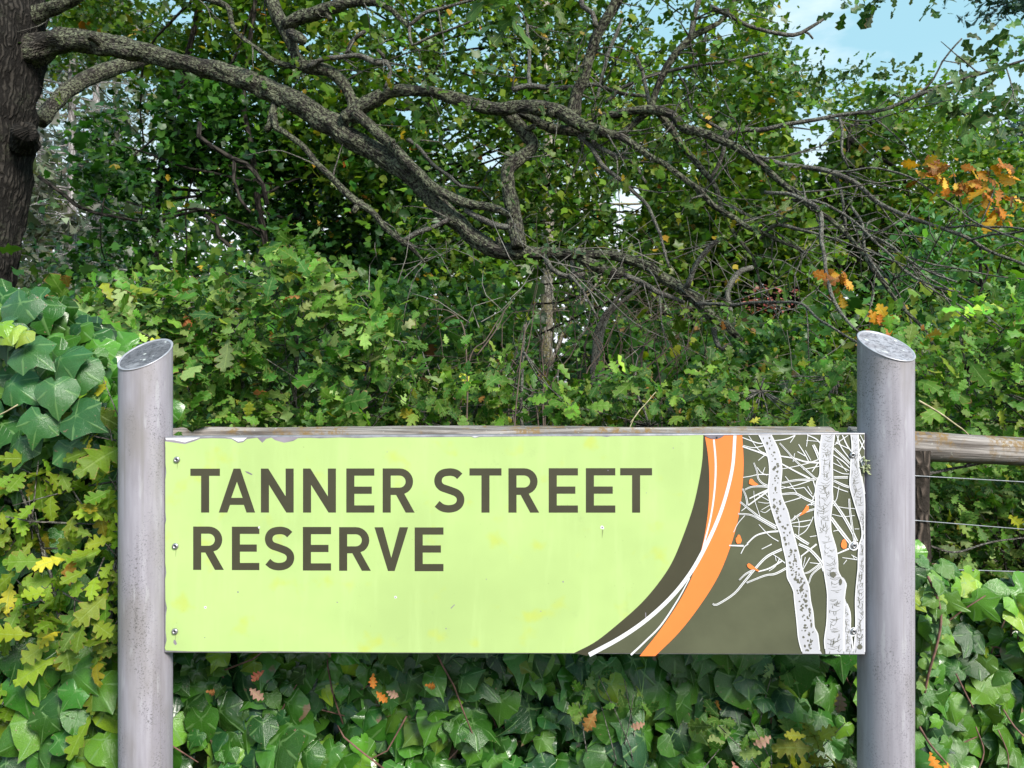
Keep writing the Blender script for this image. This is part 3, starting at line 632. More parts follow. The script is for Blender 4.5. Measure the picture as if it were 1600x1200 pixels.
for tl, tr, dense in ((tl1, tr1, 1), (tl2, tr2, 2), (tl4, tr4, 3), (tl3, tr3, 2)):
    tl, tr = [(x, max(y, top_y(x) + .3)) for x, y in tl], [(x, max(y, top_y(x) + .3)) for x, y in tr]
    tl[-1] = (tl[-1][0], bot_y(tl[-1][0]) - .4); tr[-1] = (tr[-1][0], bot_y(tr[-1][0]) - .4)
    e1 = smooth2(tl); e2 = smooth2(tr)
    trunk = spart('printed_trunk', *poly('t', e1 + e2[::-1], lay_next(), 0), M['lilac'], panel)
    edges = [stroke(e1[::3], [1.6] * len(e1[::3]), lay_next()), stroke(e2[::3], [1.6] * len(e2[::3]), lay_next())]
    spart('printed_trunk_outline', *join(edges), M['white'], panel)
    y0, y1 = max(tl[0][1], tr[0][1]), min(tl[-1][1], tr[-1][1]); y = y0 + 3
    while y < y1 - 3:
        xl, xr = span(tl, y), span(tr, y); wd = xr - xl
        if dense == 1:                       # blotched birch bark
            for _ in range(2 if y < 860 else 3):
                cx = xl + wd * R.uniform(.2, .85); s = R.uniform(1.3, 3.3) * (1 if y > 760 else .8)
                if R.random() < .62:
                    a = R.uniform(0, 6.28); vs_ = R.uniform(.7, 1.7); s *= .8; pts = [(cx + s * R.uniform(.35, 1.4) * math.cos(a + t), y + s * vs_ * R.uniform(.35, 1.4) * math.sin(a + t)) for t in np.linspace(0, 6.28, 7)[:-1]]
                    marks.append(poly('m', pts, lay_next(), 0))
            y += R.uniform(2.2, 4.2)
        else:                                # engraved arcs
            c = R.uniform(-2.5, 2.5) + (2.5 if dense == 2 else 0); a, b = sorted(R.uniform(.12, .9, 2))
            if b - a > .18: marks.append(stroke([(xl + wd * a, y - c * a), (xl + wd * (a + b) / 2, y + c * .4), (xl + wd * b, y - c * b)], [.35, .75, .3], lay_next()))
            if R.random() < .3: cx = xl + wd * R.uniform(.15, .85); marks.append(stroke([(cx, y), (cx + R.uniform(-1, 1), y + 3), (cx + R.uniform(-1.5, 1.5), y + R.uniform(5, 11))], [.4, 1.0, .3], lay_next()))
            y += R.uniform(1.3, 2.4)
for k, cx, cy, rx, ry in ((2, 1205, 268, 28, 26), (2, 1272, 335, 14, 30), (2, 1445, 915, 26, 24), (1, 690, 400, 10, 16)):
    q = [(cx + rx * math.cos(t) * R.uniform(.85, 1.1), cy + ry * math.sin(t) * R.uniform(.85, 1.1)) for t in np.linspace(0, 6.28, 10)[:-1]]
    marks.append(poly('k', (Z1 if k == 1 else Z2)(q), lay_next(), 0))
spart('printed_bark_marks', *join(marks), M['ink'], panel)['kind'] = 'stuff'
bird = lambda q: spart('printed_bird', *poly('bird', q, 9.5, 0), M['orange'], panel)
bird(Z1([(455, 545), (460, 515), (470, 503), (484, 503), (510, 533), (542, 553), (520, 563), (485, 560)])); bird(Z1([(905, 836), (955, 765), (972, 735), (990, 750), (988, 785), (962, 805), (930, 824)]))
bird(Z1([(338, 1035), (352, 1018), (356, 1004), (367, 999), (378, 1008), (382, 1020), (393, 1050), (383, 1078), (352, 1082), (340, 1062)])); bird(Z2([(438, 185), (452, 170), (466, 174), (492, 194), (528, 222), (552, 240), (530, 242), (506, 226), (470, 224), (446, 206)]))
bird([(1313.5, 850), (1315.5, 844), (1318.5, 842), (1321, 844.5), (1323, 851), (1321.5, 856.5), (1316.5, 857), (1314, 854)])

# screws, small chips and scratches
def disc_dome(px, py, r, h, n=18):
    c = S2(px, py); V = []; Fc = []
    prof = [(1, 0), (1, h * .35), (.86, h * .75), (.55, h), (.42, h), (.36, h * .35)]
    for rr, hh in prof:
        for k in range(n): V.append((c[0] + r * rr * math.cos(k / n * 6.2832), -.0016 - hh, c[1] + r * rr * math.sin(k / n * 6.2832)))
    for a in range(len(prof) - 1):
        for k in range(n): k2 = (k + 1) % n; Fc.append((a * n + k, a * n + k2, a * n + n + k2, a * n + n + k))
    Fc.append(tuple((len(prof) - 1) * n + k for k in range(n)))
    return V, Fc, c
for sx_, sy_ in ((277, 718), (274.7, 853), (274, 986), (1331.5, 711), (1333.5, 852), (1333, 986)):
    V, Fc, c = disc_dome(sx_, sy_, .0072, .0042); so = spart('screw', V, Fc, M['screw'], sign, True)
    hexv = [(c[0] + .0027 * math.cos(k * 1.0472 + .4), -.0016 - .0019, c[1] + .0027 * math.sin(k * 1.0472 + .4)) for k in range(6)]
    spart('socket', hexv, [tuple(range(6))], M['socket'], so)
    poly_w = [(sx_ + 7.5 * math.cos(t) * R.uniform(.8, 1.15), sy_ + 7.5 * math.sin(t) * R.uniform(.8, 1.15)) for t in np.linspace(0, 6.28, 12)[:-1]]
    if sx_ > 1300 and sy_ > 800: spart('worn_patch', *poly('p', poly_w, 10.5, 0), M['white'], panel)
chip_sp = []
spart('worn_patch', *poly('p', [(1100, top_y(1100) + .2), (1132, top_y(1132) + .2), (1127, top_y(1127) + 3.8), (1120, top_y(1120) + 6), (1111, top_y(1111) + 5.6), (1104, top_y(1104) + 3)], 10, 0), M['chip'], panel)
spart('screw', *disc_dome(1119.5, 683.5, .0024, .0012, 10)[:2], M['socket'], panel)
for px, py, r in ((941, 824, 3.2), (618, 933, 2.4), (321, 949, 2.4), (527, 941, 1.0), (880, 909, 1.3), (697, 982, 1.0), (372, 925, 1.4), (405, 824, 1.8), (320, 996, .9), (950, 735, 1.0), (1052, 700, .9), (845, 955, .9), (605, 706, .8), (760, 905, .8), (1010, 770, .8)):
    q = [(px + r * math.cos(t) * R.uniform(.7, 1.3), py + r * math.sin(t) * R.uniform(.7, 1.3)) for t in np.linspace(0, 6.28, 8)[:-1]]
    if r > 1.7: chip_sp.append((poly('c', q, 3.4, 0), 'white')); q = [(px + .4 * r * math.cos(t), py + .4 * r * math.sin(t)) for t in np.linspace(0, 6.28, 7)[:-1]]
    chip_sp.append((poly('c', q, 3.6, 0), 'chip'))
for q in ([(383, 736), (388, 737), (395, 741), (393, 742), (386, 739)], [(1008, 957), (1009.4, 957), (1009.6, 965), (1008.6, 966)], [(704, 950), (710, 944), (711, 945), (705, 951)], [(272, 999), (275, 1001), (277, 1006), (274, 1008), (271, 1004)]):
    chip_sp.append((poly('c', q, 3.8, 0), 'chip'))
for nm, mt in (('white', 'white'), ('chip', 'chip')):
    for a, b in chip_sp:
        if b == nm: spart('paint_chip', *a, M[mt], panel)
# grime washed down below the fixings
GR = print_mat('grime_streak', (0.30, 0.37, 0.15), 0.2)
for sx_, sy_ in ((277, 718), (274.7, 853), (274, 986), (941, 824)):
    ln = R.uniform(9, 20); spart('grime_streak', *stroke([(sx_ + .6, sy_ + 4), (sx_ + .2, sy_ + 4 + ln * .5), (sx_ - .3, sy_ + 4 + ln)], [2.2, 1.5, .3], 2.5), GR, panel)
# a tuft of lichen on the right-hand end
TF = Tubes()
for _ in range(16):
    c = S2(1351 + R.normal(0, 2), 728 + R.normal(0, 6)); a = np.array(SF @ Vector((c[0], -.002, c[1]))); b = a + R.normal(0, .006, 3) + (0, -.006, 0)
    TF.add([(*a, .0014), (*(a + b) / 2 + R.normal(0, .002, 3), .0018), (*b, .0006)], .004, 5)
TF.obj('lichen_tuft', plain_mat('pale_lichen', (.38, .42, .24), .9, 0, .3, 200), panel, 'stuff')

# posts, sawn off on a slant and capped
def post(cx, cy, zc, r, gx, gy, capm='cap'):
    n = 72; an = np.linspace(0, 2 * math.pi, n, endpoint=False); ca, sa = np.cos(an), np.sin(an)
    top = lambda rr: np.column_stack([cx + rr * ca, cy + rr * sa, zc + gx * rr * ca + gy * rr * sa])
    V = []; zs = list(np.linspace(0, zc - r - .01, 30))
    for z in zs: V.append(np.column_stack([cx + r * ca, cy + r * sa, np.full(n, z)]))
    nrm = np.array((-gx, -gy, 1)) / math.sqrt(1 + gx * gx + gy * gy)
    V.append(top(r)); V = np.vstack(V); k = len(zs) + 1
    f = [(a * n + j, a * n + (j + 1) % n, (a + 1) * n + (j + 1) % n, (a + 1) * n + j) for a in range(k - 1) for j in range(n)]
    po = link('post', mesh_np('post', V, f, M['metal']), sign)
    rings = [top(r) + nrm * 0, top(r + .0012) + nrm * .0015, top(r - .0002) + nrm * .0032, top(r - .0026) + nrm * .0030, top(r - .0042) + nrm * .0014]
    f = [(a * n + j, a * n + (j + 1) % n, (a + 1) * n + (j + 1) % n, (a + 1) * n + j) for a in range(4) for j in range(n)]
    link('rim', mesh_np('rim', np.vstack(rings), f, M['rim']), po)
    m = 9; V = [top((r - .0042) * q / m) + nrm * .0014 for q in range(m, 0, -1)]; V = np.vstack(V + [[(cx, cy, zc + .0012)]])
    V[n:, 2] += np.array([mnoise.noise(Vector((p[0] * 40, p[1] * 40, 3))) for p in V[n:]]) * .0012
    f = [(a * n + j, a * n + (j + 1) % n, (a + 1) * n + (j + 1) % n, (a + 1) * n + j) for a in range(m - 1) for j in range(n)] + [((m - 1) * n + j, (m - 1) * n + (j + 1) % n, m * n) for j in range(n)]
    link('cap', mesh_np('cap', V, f, M[capm]), po)
post(PL.x - .0545, PL.y + .026, 1.467, .0570, .18, .635, 'cap_dark')
post(PR.x + .0575, PR.y + .026, 1.4845, .0585, -.18, .60)

# ------------------------------------------------------------------ post-and-rail fence with wires behind the sign
fence = empty('rail_fence', (0.2, 2.2, 0), 'weathered timber rail fence with plain wires running behind the sign board', 'fence')
def rail(x0, y0, z0, x1, y1, z1, rw, rh, seed, name='rail'):
    """half-round log: sawn flat top, round belly"""
    n, k = 34, 18; V, f, uv = [], [], []; r = np.random.default_rng(seed)
    for i in range(n):
        t = i / (n - 1); c = np.array((x0 + (x1 - x0) * t, y0 + (y1 - y0) * t, z0 + (z1 - z0) * t)); taper = 1 + .05 * math.sin(t * 7 + seed)
        for j in range(k):
            a = j / k * 2 * math.pi; yy, zz = math.cos(a) * rw, math.sin(a) * rh
            zz = min(zz, rh * .42 + .006 * math.sin(t * 17 + j)); q = 1 + .09 * mnoise.noise(Vector((t * 9 + seed, math.cos(a) * 1.5, math.sin(a) * 1.5))) + .05 * mnoise.noise(Vector((t * 3, j * 2.1, seed)))
            V.append(c + np.array((0, yy * taper * q, zz * taper * q)))
    Ln = math.dist((x0, y0, z0), (x1, y1, z1))
    for i in range(n - 1):
        for j in range(k):
            j2 = (j + 1) % k; f.append((i * k + j, (i + 1) * k + j, (i + 1) * k + j2, i * k + j2))
            uv += [(j / k * .3, i / n * Ln), (j / k * .3, (i + 1) / n * Ln), ((j + 1) / k * .3, (i + 1) / n * Ln), ((j + 1) / k * .3, i / n * Ln)]
    f += [tuple(range(k)), tuple((n - 1) * k + j for j in range(k))[::-1]]; uv += [(.01 * j, 0) for j in range(2 * k)]
    return link(name, mesh_np(name, V, f, M['wood'], np.array(uv)), fence)
a, b = P(180, 681.5, 2.32), P(1300, 682, 2.25); rail(a.x - .9, a.y, a.z, b.x, b.y, b.z, .05, .055, 3)
a, b = P(1334, 684, 2.25), P(1600, 699, 2.34); d = b - a; b = a + d * 4.2; rail(a.x, a.y - .005, a.z, b.x, b.y, b.z, .05, .0585, 8)
def fence_post(x, y, ztop, r):
    T = Tubes(); T.add([(x, y, 0, r * 1.05), (x + .004, y, .5, r), (x - .004, y, .9, r * .97), (x, y, ztop, r * .95)], .05, 14, .12, 6); T.obj('post', M['old_post'], fence)
fence_post(1.172, 2.26, P(0, 668, 2.26).z - .065, .058); fence_post(-1.45, 2.32, 1.14, .06)
def wire(pts):
    T = Tubes(); T.add([(*p, .0017) for p in pts], .08, 6); T.obj('wire', M['wire'], fence)
for y0, y1 in ((814, 827), (888.5, 893.5), (966, 968.5), (744, 753)):
    a, b = P(1440, y0, 2.2), P(1600, y1, 2.28); d = b - a; wire([a - d * .35, a, b, b + d * 5.5])

# ------------------------------------------------------------------ ivy
IVY_DARK = [(5, (.024, .090, .012)), (4, (.038, .125, .014)), (2, (.016, .062, .018)), (3, (.058, .165, .018)), (1, (.11, .22, .025)), (.5, (.026, .07, .035))]
IVY_PALE = [(4, (.036, .125, .014)), (4, (.068, .185, .018)), (2, (.022, .085, .015)), (2, (.115, .25, .022)), (1, (.19, .31, .022))]  # paler, yellower leaf greens
def wall_ivy(L, x0, x1, ztop, zbot, y, n, size, pal, ysp=.06, sj=.28, face=.85):
    """leaves hanging on a rough upright face; ztop may be a function of x"""
    x = R.uniform(x0, x1, n); zt = np.array([ztop(a) for a in x]) if callable(ztop) else np.full(n, ztop)
    z = zbot + (zt - zbot) * R.uniform(0, 1, n)
    bul = np.array([mnoise.noise(Vector((a * 3.2, c * 3.2, 1.7))) for a, c in zip(x, z)]) * .10
    yy = (np.array([y(a, c) for a, c in zip(x, z)]) if callable(y) else y) + bul + R.uniform(0, 1, n) * ysp
    pos = np.column_stack([x, yy, z]); th = R.normal(0, .75, n)
    tip = np.column_stack([np.sin(th), -.35 + R.normal(0, .28, n), -np.cos(th)])
    nrm = unit(np.column_stack([R.normal(0, .38, n), -face + R.normal(0, .22, n), .45 + R.normal(0, .3, n)]))
    tone = np.exp(np.array([mnoise.noise(Vector((a * 4, c * 4, 9))) for a, c in zip(x, z)]) * .4)[:, None]
    L.add(pos, tip, nrm, size * np.exp(np.clip(R.normal(0, sj, n), -.7, .42)), np.clip(palette(pal, n) * tone, 0, .9))
def runners(root, spec, name='stem', mat='vine'):
    for pts, r in spec:
        T = Tubes(); T.add([(*p, r) for p in pts], .015, 6, 0, 9, .006); T.obj(name, M[mat], root)
def stems_mass(root, n, x0, x1, y0, y1, z0, z1, mat='vine', r=.0025, name='stems'):
    T = Tubes()
    for _ in range(n):
        a = np.array((R.uniform(x0, x1), R.uniform(y0, y1), R.uniform(z0, z1))); d = np.array((R.normal(0, .12), R.normal(0, .03), R.normal(0, .16)))
        T.add([(*a, r), (*(a + d * .5 + R.normal(0, .02, 3)), r * .9), (*(a + d), r * .6)], .05, 5, 0, 9, .01)
    T.obj(name, M[mat], root, 'stuff')

# below the board
IVY_MID = [(w_, tuple(x * 1.12 for x in c_)) for w_, c_ in IVY_DARK]  # dark palette brightened in colour to offset the board's shade
iv = empty('ivy_plant', (0, 2.1, 0), 'dense dark ivy covering the fence under the lime sign board', 'ivy', 'ivy growing over the fence')
L = Leaves()
wall_ivy(L, -1.05, 1.12, .80, .38, 1.94, 520, .087, IVY_MID, .06)
wall_ivy(L, -1.05, 1.12, .82, .38, 2.05, 700, .088, IVY_MID, .08)
wall_ivy(L, -1.05, 1.12, .80, .40, 1.93, 110, .05, IVY_PALE, .03)
plant_leaves(iv, L, 'ivyc', 'ivy', T_IVY + [T_IVY[0], T_IVY[3], T_IVY[5], T_IVY[7]], 300)
L = Leaves(); wall_ivy(L, -1.15, 1.0, 1.16, .3, 2.22, 1100, .09, IVY_DARK, .10); wall_ivy(L, -1.15, 1.0, 1.1, .0, 2.16, 900, .09, IVY_DARK, .05)
plant_leaves(iv, L, None, 'ivy', T_IVY, 0, mass='inner_foliage')
stems_mass(iv, 110, -1.1, 1.15, 1.97, 2.1, .4, 1.0)
# left bank
left_top = lambda x: CH - (np.interp(x, (-2.4, -1.24, -1.12, -1.07, -1.02, -.98, -.94), (440, 462, 505, 545, 585, 690, 830)) - 600) / F * 1.95
il = empty('ivy_plant', (-1.4, 2.1, 0), 'tall ivy bank with large glossy leaves at the left edge beside the left post', 'ivy', 'ivy growing over the fence')
L = Leaves()
wall_ivy(L, -2.0, -.92, left_top, .36, 1.90, 720, .078, IVY_DARK + IVY_PALE, .07, .25)
wall_ivy(L, -2.0, -.92, left_top, .36, 2.02, 620, .095, IVY_DARK, .08)
wall_ivy(L, -1.45, -.92, .82, .40, 1.83, 70, .085, IVY_PALE, .04)
big = np.array([P(12, 508, 1.8), P(30, 475, 1.85), P(95, 560, 1.84), P(40, 545, 1.82), P(85, 605, 1.8), P(120, 650, 1.82), P(62, 655, 1.8), P(118, 575, 1.85), P(20, 600, 1.84), P(30, 690, 1.84), P(110, 700, 1.86)])
n = len(big); th = R.normal(.3, .7, n)
L.add(big, np.column_stack([np.sin(th), np.full(n, -.3), -np.cos(th)]), unit(np.column_stack([R.normal(0, .25, n), np.full(n, -.9), np.full(n, .5)])), R.uniform(.085, .112, n), palette([(1, (.05, .15, .04)), (1, (.035, .11, .03))], n))
ys = np.array([P(8, 522, 1.79), P(22, 515, 1.79), P(36, 520, 1.79), P(4, 508, 1.79)]) + (0, 0, -.0)
L.add(ys, np.column_stack([R.normal(0, .5, 4), np.full(4, -.4), np.full(4, -.8)]), np.tile((0., -.8, .6), (4, 1)), np.full(4, .05), palette([(1, (.24, .36, .03))], 4))
plant_leaves(il, L, 'ivy', 'ivy', T_IVY, 280)
L = Leaves(); wall_ivy(L, -2.6, -.94, lambda x: left_top(x) - .04, .1, 2.16, 1700, .10, IVY_DARK, .16)
plant_leaves(il, L, None, 'ivy', T_IVY, 0, mass='inner_foliage'); stems_mass(il, 90, -2, -1.0, 1.95, 2.1, .4, 1.1)
# right bank
right_top = lambda x: CH - (np.interp(x, (.95, 1.05, 1.1, 1.16, 1.3, 1.5, 2.2), (850, 870, 866, 905, 915, 925, 900)) - 600) / F * 2.0
ir = empty('ivy_plant', (1.4, 2.1, 0), 'light green trailing ivy with red stems under the wires right of the right post', 'ivy', 'ivy growing over the fence')
L = Leaves()
wall_ivy(L, .92, 1.95, right_top, .36, 1.93, 420, .072, IVY_PALE, .05, .3, .7)
wall_ivy(L, .92, 1.95, right_top, .36, 2.06, 420, .08, IVY_PALE, .08)
n = 30; t = R.uniform(0, 1, n); pts = np.array([P(1440 + 30 * math.sin(q * 3.2), 870 + 225 * q, 1.9) for q in t]) + R.normal(0, .012, (n, 3))
L.add(pts, np.column_stack([R.normal(0, .9, n), np.full(n, -.3), np.full(n, -.5)]), unit(np.column_stack([R.normal(0, .3, n), np.full(n, -.8), np.full(n, .5)])), R.uniform(.028, .05, n), palette([(2, (.12, .24, .04)), (1, (.25, .35, .04)), (1, (.06, .16, .03))], n))
plant_leaves(ir, L, 'ivys', 'ivy', T_IVY + T_IVYS, 260)
L = Leaves(); wall_ivy(L, .95, 2.5, lambda x: right_top(x) - .05, .1, 2.10, 1000, .08, IVY_DARK, .14)
plant_leaves(ir, L, None, 'ivy', T_IVY, 0, mass='inner_foliage'); stems_mass(ir, 60, .95, 2, 1.98, 2.1, .4, .72)
runners(ir, [([P(1450, 900, 1.89), P(1466, 940, 1.885), P(1470, 970, 1.88), P(1462, 1010, 1.88), P(1452, 1050, 1.885), P(1444, 1088, 1.9)], .0032),
             ([P(1437, 1135, 1.88), P(1455, 1165, 1.87), P(1485, 1200, 1.87), P(1500, 1230, 1.88)], .0026), ([P(1494, 1052, 1.88), P(1512, 1090, 1.87), P(1520, 1105, 1.87)], .0020),
             ([P(1568, 1108, 1.9), P(1585, 1135, 1.88), P(1610, 1160, 1.88)], .0022), ([P(1525, 1135, 1.88), P(1537, 1175, 1.87), P(1525, 1210, 1.87)], .0018), ([P(1560, 1140, 1.88), P(1575, 1180, 1.87), P(1573, 1215, 1.87)], .0016)])
runners(il, [([P(-20, 655, 1.8), P(10, 642, 1.79), P(28, 632, 1.79)], .0016)], mat='straw')

# ------------------------------------------------------------------ young oaks close to the fence
OAK_YEL = [(5, (0.144, 0.248, 0.015)), (3, (0.221, 0.297, 0.021)), (2, (0.089, 0.188, 0.015)), (1, (0.377, 0.327, 0.025)), (.08, (0.400, 0.198, 0.050))]
OAK_GRN = [(5, (0.061, 0.162, 0.019)), (4, (0.101, 0.216, 0.027)), (3, (0.171, 0.271, 0.057)), (1.2, (0.243, 0.325, 0.115)), (2, (0.035, 0.108, 0.019)), (.12, (0.323, 0.144, 0.046)), (.5, (0.243, 0.271, 0.023))]
OAK_MIX = [(5, (0.056, 0.149, 0.017)), (4, (0.095, 0.208, 0.021)), (2, (0.155, 0.257, 0.033)), (2, (0.033, 0.099, 0.017)), (.1, (0.377, 0.168, 0.042)), (.6, (0.277, 0.277, 0.025))]
def spray_twigs(T, cen, roots, r0=.003, r1=.0012, sag=.06):
    """a thin twig from each spray back towards the nearest stem point"""
    roots = np.array(roots)
    for c in cen:
        d = np.linalg.norm(roots - c, axis=1); a = roots[int(np.argmin(d + R.uniform(0, .4, len(d))))]
        m = (a + c) / 2 + R.normal(0, .02, 3) + (0, 0, -sag * .5)
        T.add([(*a, r0), (*m, (r0 + r1) / 2), (*c, r1)], .08, 5)
def px_cloud(poly_top, x0, x1, ybot, d0, d1, n, pw=1.0):
    """places inside a real volume: between a top profile and a lower line, d0..d1 deep"""
    x = R.uniform(x0, x1, n); yt = np.interp(x, [p[0] for p in poly_top], [p[1] for p in poly_top]); y = yt + (ybot - yt) * R.uniform(0, 1, n) ** pw
    d = R.uniform(d0, d1, n)
    return np.column_stack([(x - 800) / F * d, d, CH - (y - 600) / F * d])

ol = empty('oak_sapling', (-1.15, 1.9, 0), 'yellow-green young oak pushing its lobed leaves through the ivy left of the left post', 'sapling')
cs = np.array([P(x, y, d) for x, y, d in ((170, 745, 1.86), (150, 790, 1.83), (178, 800, 1.85), (165, 850, 1.82), (120, 865, 1.82), (100, 905, 1.80), (150, 900, 1.80), (172, 930, 1.82), (60, 935, 1.82), (115, 950, 1.79), (140, 965, 1.78), (90, 985, 1.8), (40, 965, 1.81), (15, 950, 1.8), (20, 790, 1.84), (45, 775, 1.85), (30, 830, 1.86),
     (5, 870, 1.87), (160, 590, 1.92), (150, 640, 1.9), (172, 670, 1.88), (165, 700, 1.87), (60, 720, 1.87), (90, 730, 1.9), (10, 720, 1.88), (175, 985, 1.82), (5, 1080, 1.84), (115, 1085, 1.82), (150, 1110, 1.83), (55, 800, 1.88), (135, 835, 1.85), (180, 880, 1.82), (25, 905, 1.84), (-30, 800, 1.85), (-40, 900, 1.85), (-60, 960, 1.83))])
L = Leaves(); sprays(L, cs, np.tile((-.3, -.5, -.5), (len(cs), 1)), 4.6, .066, .022, OAK_YEL, .45, .95, .22, .14, .55)
plant_leaves(ol, L, 'oak', 'oak', T_OAK, 230)
st = [[P(150, 1300, 2.0), P(165, 1050, 1.92), P(185, 820, 1.9), P(190, 650, 1.93)], [P(150, 1300, 2.0), P(110, 1080, 1.92), P(80, 900, 1.9), P(30, 760, 1.9)]]
rt = []
for s in st:
    T = Tubes(); q = T.add([(*p, .006 - .001 * i) for i, p in enumerate(s)], .03, 7); T.obj('stem', M['twig_bark'], ol); rt += list(q[::3, :3])
T = Tubes(); spray_twigs(T, cs, rt); T.obj('twigs', M['twig_bark'], ol, 'stuff')

orr = empty('oak_sapling', (.75, 1.9, 0), 'yellow young oak seedling in the ivy at the foot of the right post', 'sapling')
L = Leaves(); cs = np.array([P(x, y, d) for x, y, d in ((1262, 1165, 1.84), (1290, 1180, 1.83), (1310, 1195, 1.84), (1235, 1190, 1.85), (1285, 1215, 1.84))])
sprays(L, cs, np.tile((0, -.6, .1), (len(cs), 1)), 3, .062, .014, [(3, (.34, .34, .03)), (2, (.26, .32, .04)), (2, (.12, .2, .04))], .2, .95, .2, .1, .5)
cs2 = np.array([P(x, y, d) for x, y, d in ((1118, 1128, 1.86), (1128, 1165, 1.86), (1175, 1130, 1.86), (1205, 1180, 1.86), (990, 1085, 1.87), (935, 1055, 1.87), (940, 1105, 1.87), (975, 1060, 1.88), (1320, 1130, 1.86), (905, 1100, 1.88), (1210, 1040, 1.9))])
sprays(L, cs2, np.tile((0, -.6, .3), (len(cs2), 1)), 2.2, .046, .012, OAK_GRN, .1, .95, .2, .14, .5)
plant_leaves(orr, L, 'oak', 'oak', T_OAK, 120)
T = Tubes(); spray_twigs(T, np.vstack([cs, cs2]), [P(1270, 1300, 1.95), P(1180, 1260, 1.95), P(1000, 1260, 1.95), P(930, 1250, 1.95)], .0022, .001, 0); T.obj('twigs', M['twig_bark'], orr, 'stuff')

def sapling(label, base, top, x0, x1, ybot, d0, d1, n, per, size, pal, stems, parts=290, pw=1.0, temps=T_OAK, key='oak', spread=.026, droop=.2, face=.55, loc_extra=None, matn='oak', cat='sapling', name='oak_sapling', cluster=1.0):
    root = empty(name, base, label, cat)
    cs = px_cloud(top, x0, x1, ybot, d0, d1, n, pw)
    g = np.array([mnoise.noise(Vector(tuple(c * 4.0))) for c in cs]); cs = cs[g > -.10 * cluster]
    if loc_extra is not None: cs = np.vstack([cs, loc_extra])
    dirs = unit(np.column_stack([R.normal(0, .5, len(cs)), -.5 + R.normal(0, .3, len(cs)), .3 + R.normal(0, .4, len(cs))]))
    L = Leaves(); sprays(L, cs, dirs, per, size, spread, pal, droop, face)
    plant_leaves(root, L, key, matn, temps, parts)
    rt = []
    for s in stems:
        T = Tubes(); q = T.add([(*p, max(.012 - .0028 * i, .002)) for i, p in enumerate(s)], .05, 7, 0, 5, .012); T.obj('stem', M['twig_bark'], root); rt += list(q[::4, :3])
    T = Tubes(); spray_twigs(T, cs[R.random(len(cs)) < .55], rt, .0028, .001); T.obj('twigs', M['twig_bark'], root, 'stuff')
    return root
def stem_px(d, *pp): return [P(x, y, d + R.normal(0, .03)) for x, y in pp]
# the bright bush in the middle, behind the fence
topA = [(120, 440), (200, 430), (260, 425), (320, 440), (380, 425), (430, 405), (450, 385), (470, 415), (520, 440), (560, 465), (600, 480), (625, 560), (680, 600)]
sapling('bushy bright green oak sapling with a tall leading shoot, right of the left post', (-.8, 2.7, 0), topA, 210, 640, 720, 2.4, 3.0, 620, 5.4, .060, [(w_, tuple(min(.6, x * 1.15) for x in c_)) for w_, c_ in OAK_GRN],
        [stem_px(2.75, (470, 1100), (465, 800), (462, 600), (466, 470), (455, 385)), stem_px(2.7, (400, 1100), (395, 760), (380, 600), (340, 470)), stem_px(2.7, (520, 1100), (525, 800), (560, 640), (590, 500)), stem_px(2.8, (300, 1100), (300, 800), (285, 640), (260, 460))], pw=1.15, cluster=.1,
        loc_extra=np.array([P(448, 362, 2.6), P(455, 378, 2.6), P(450, 392, 2.58), P(462, 405, 2.6), P(436, 410, 2.6), P(452, 372, 2.6), P(458, 395, 2.6), P(445, 420, 2.55), P(475, 425, 2.6), P(430, 425, 2.6), P(590, 485, 2.5), P(582, 510, 2.5), P(575, 545, 2.5), P(545, 490, 2.5), P(600, 530, 2.5), P(490, 470, 2.5), P(420, 460, 2.5), P(290, 645, 2.36), P(310, 660, 2.36), P(335, 668, 2.38), P(300, 675, 2.3), P(285, 610, 2.4)]))
topB = [(90, 470), (150, 440), (220, 430), (300, 450), (330, 500)]
sapling('mid green oak sapling standing behind the top of the left post', (-1.3, 3.0, 0), topB, 110, 340, 720, 2.75, 3.3, 380, 5.2, .062, OAK_GRN,
        [stem_px(3.0, (200, 1100), (205, 800), (190, 600), (150, 460)), stem_px(3.0, (270, 1100), (262, 800), (250, 640), (235, 440))], parts=200)
topC = [(600, 600), (660, 590), (720, 570), (780, 560), (830, 590), (880, 610), (940, 600), (1000, 590)]
sapling('low loose oak sapling with reddish twigs above the middle of the sign board', (-.1, 2.9, 0), topC, 590, 900, 720, 2.6, 3.1, 260, 5, .052, OAK_MIX,
        [stem_px(2.85, (700, 1100), (705, 800), (735, 660), (790, 570)), stem_px(2.8, (640, 1100), (650, 800), (670, 690), (640, 600)), stem_px(2.8, (820, 1100), (822, 800), (815, 640), (820, 505))], parts=260, pw=.9)
topD = [(860, 610), (950, 585), (1050, 590), (1120, 575), (1200, 585), (1280, 560), (1360, 560)]
sapling('dense low oak scrub of small leaves behind the right half of the sign board', (.6, 3.0, 0), topD, 860, 1360, 720, 2.75, 3.3, 520, 5, .052, OAK_MIX,
        [stem_px(3.0, (1000, 1100), (1005, 800), (1020, 690), (990, 600)), stem_px(3.0, (1180, 1100), (1185, 800), (1170, 690), (1195, 590)), stem_px(3.0, (1300, 1100), (1302, 820), (1290, 690), (1310, 570))], parts=290)
topE = [(1380, 480), (1430, 520), (1480, 500), (1540, 470), (1600, 450), (1800, 430)]
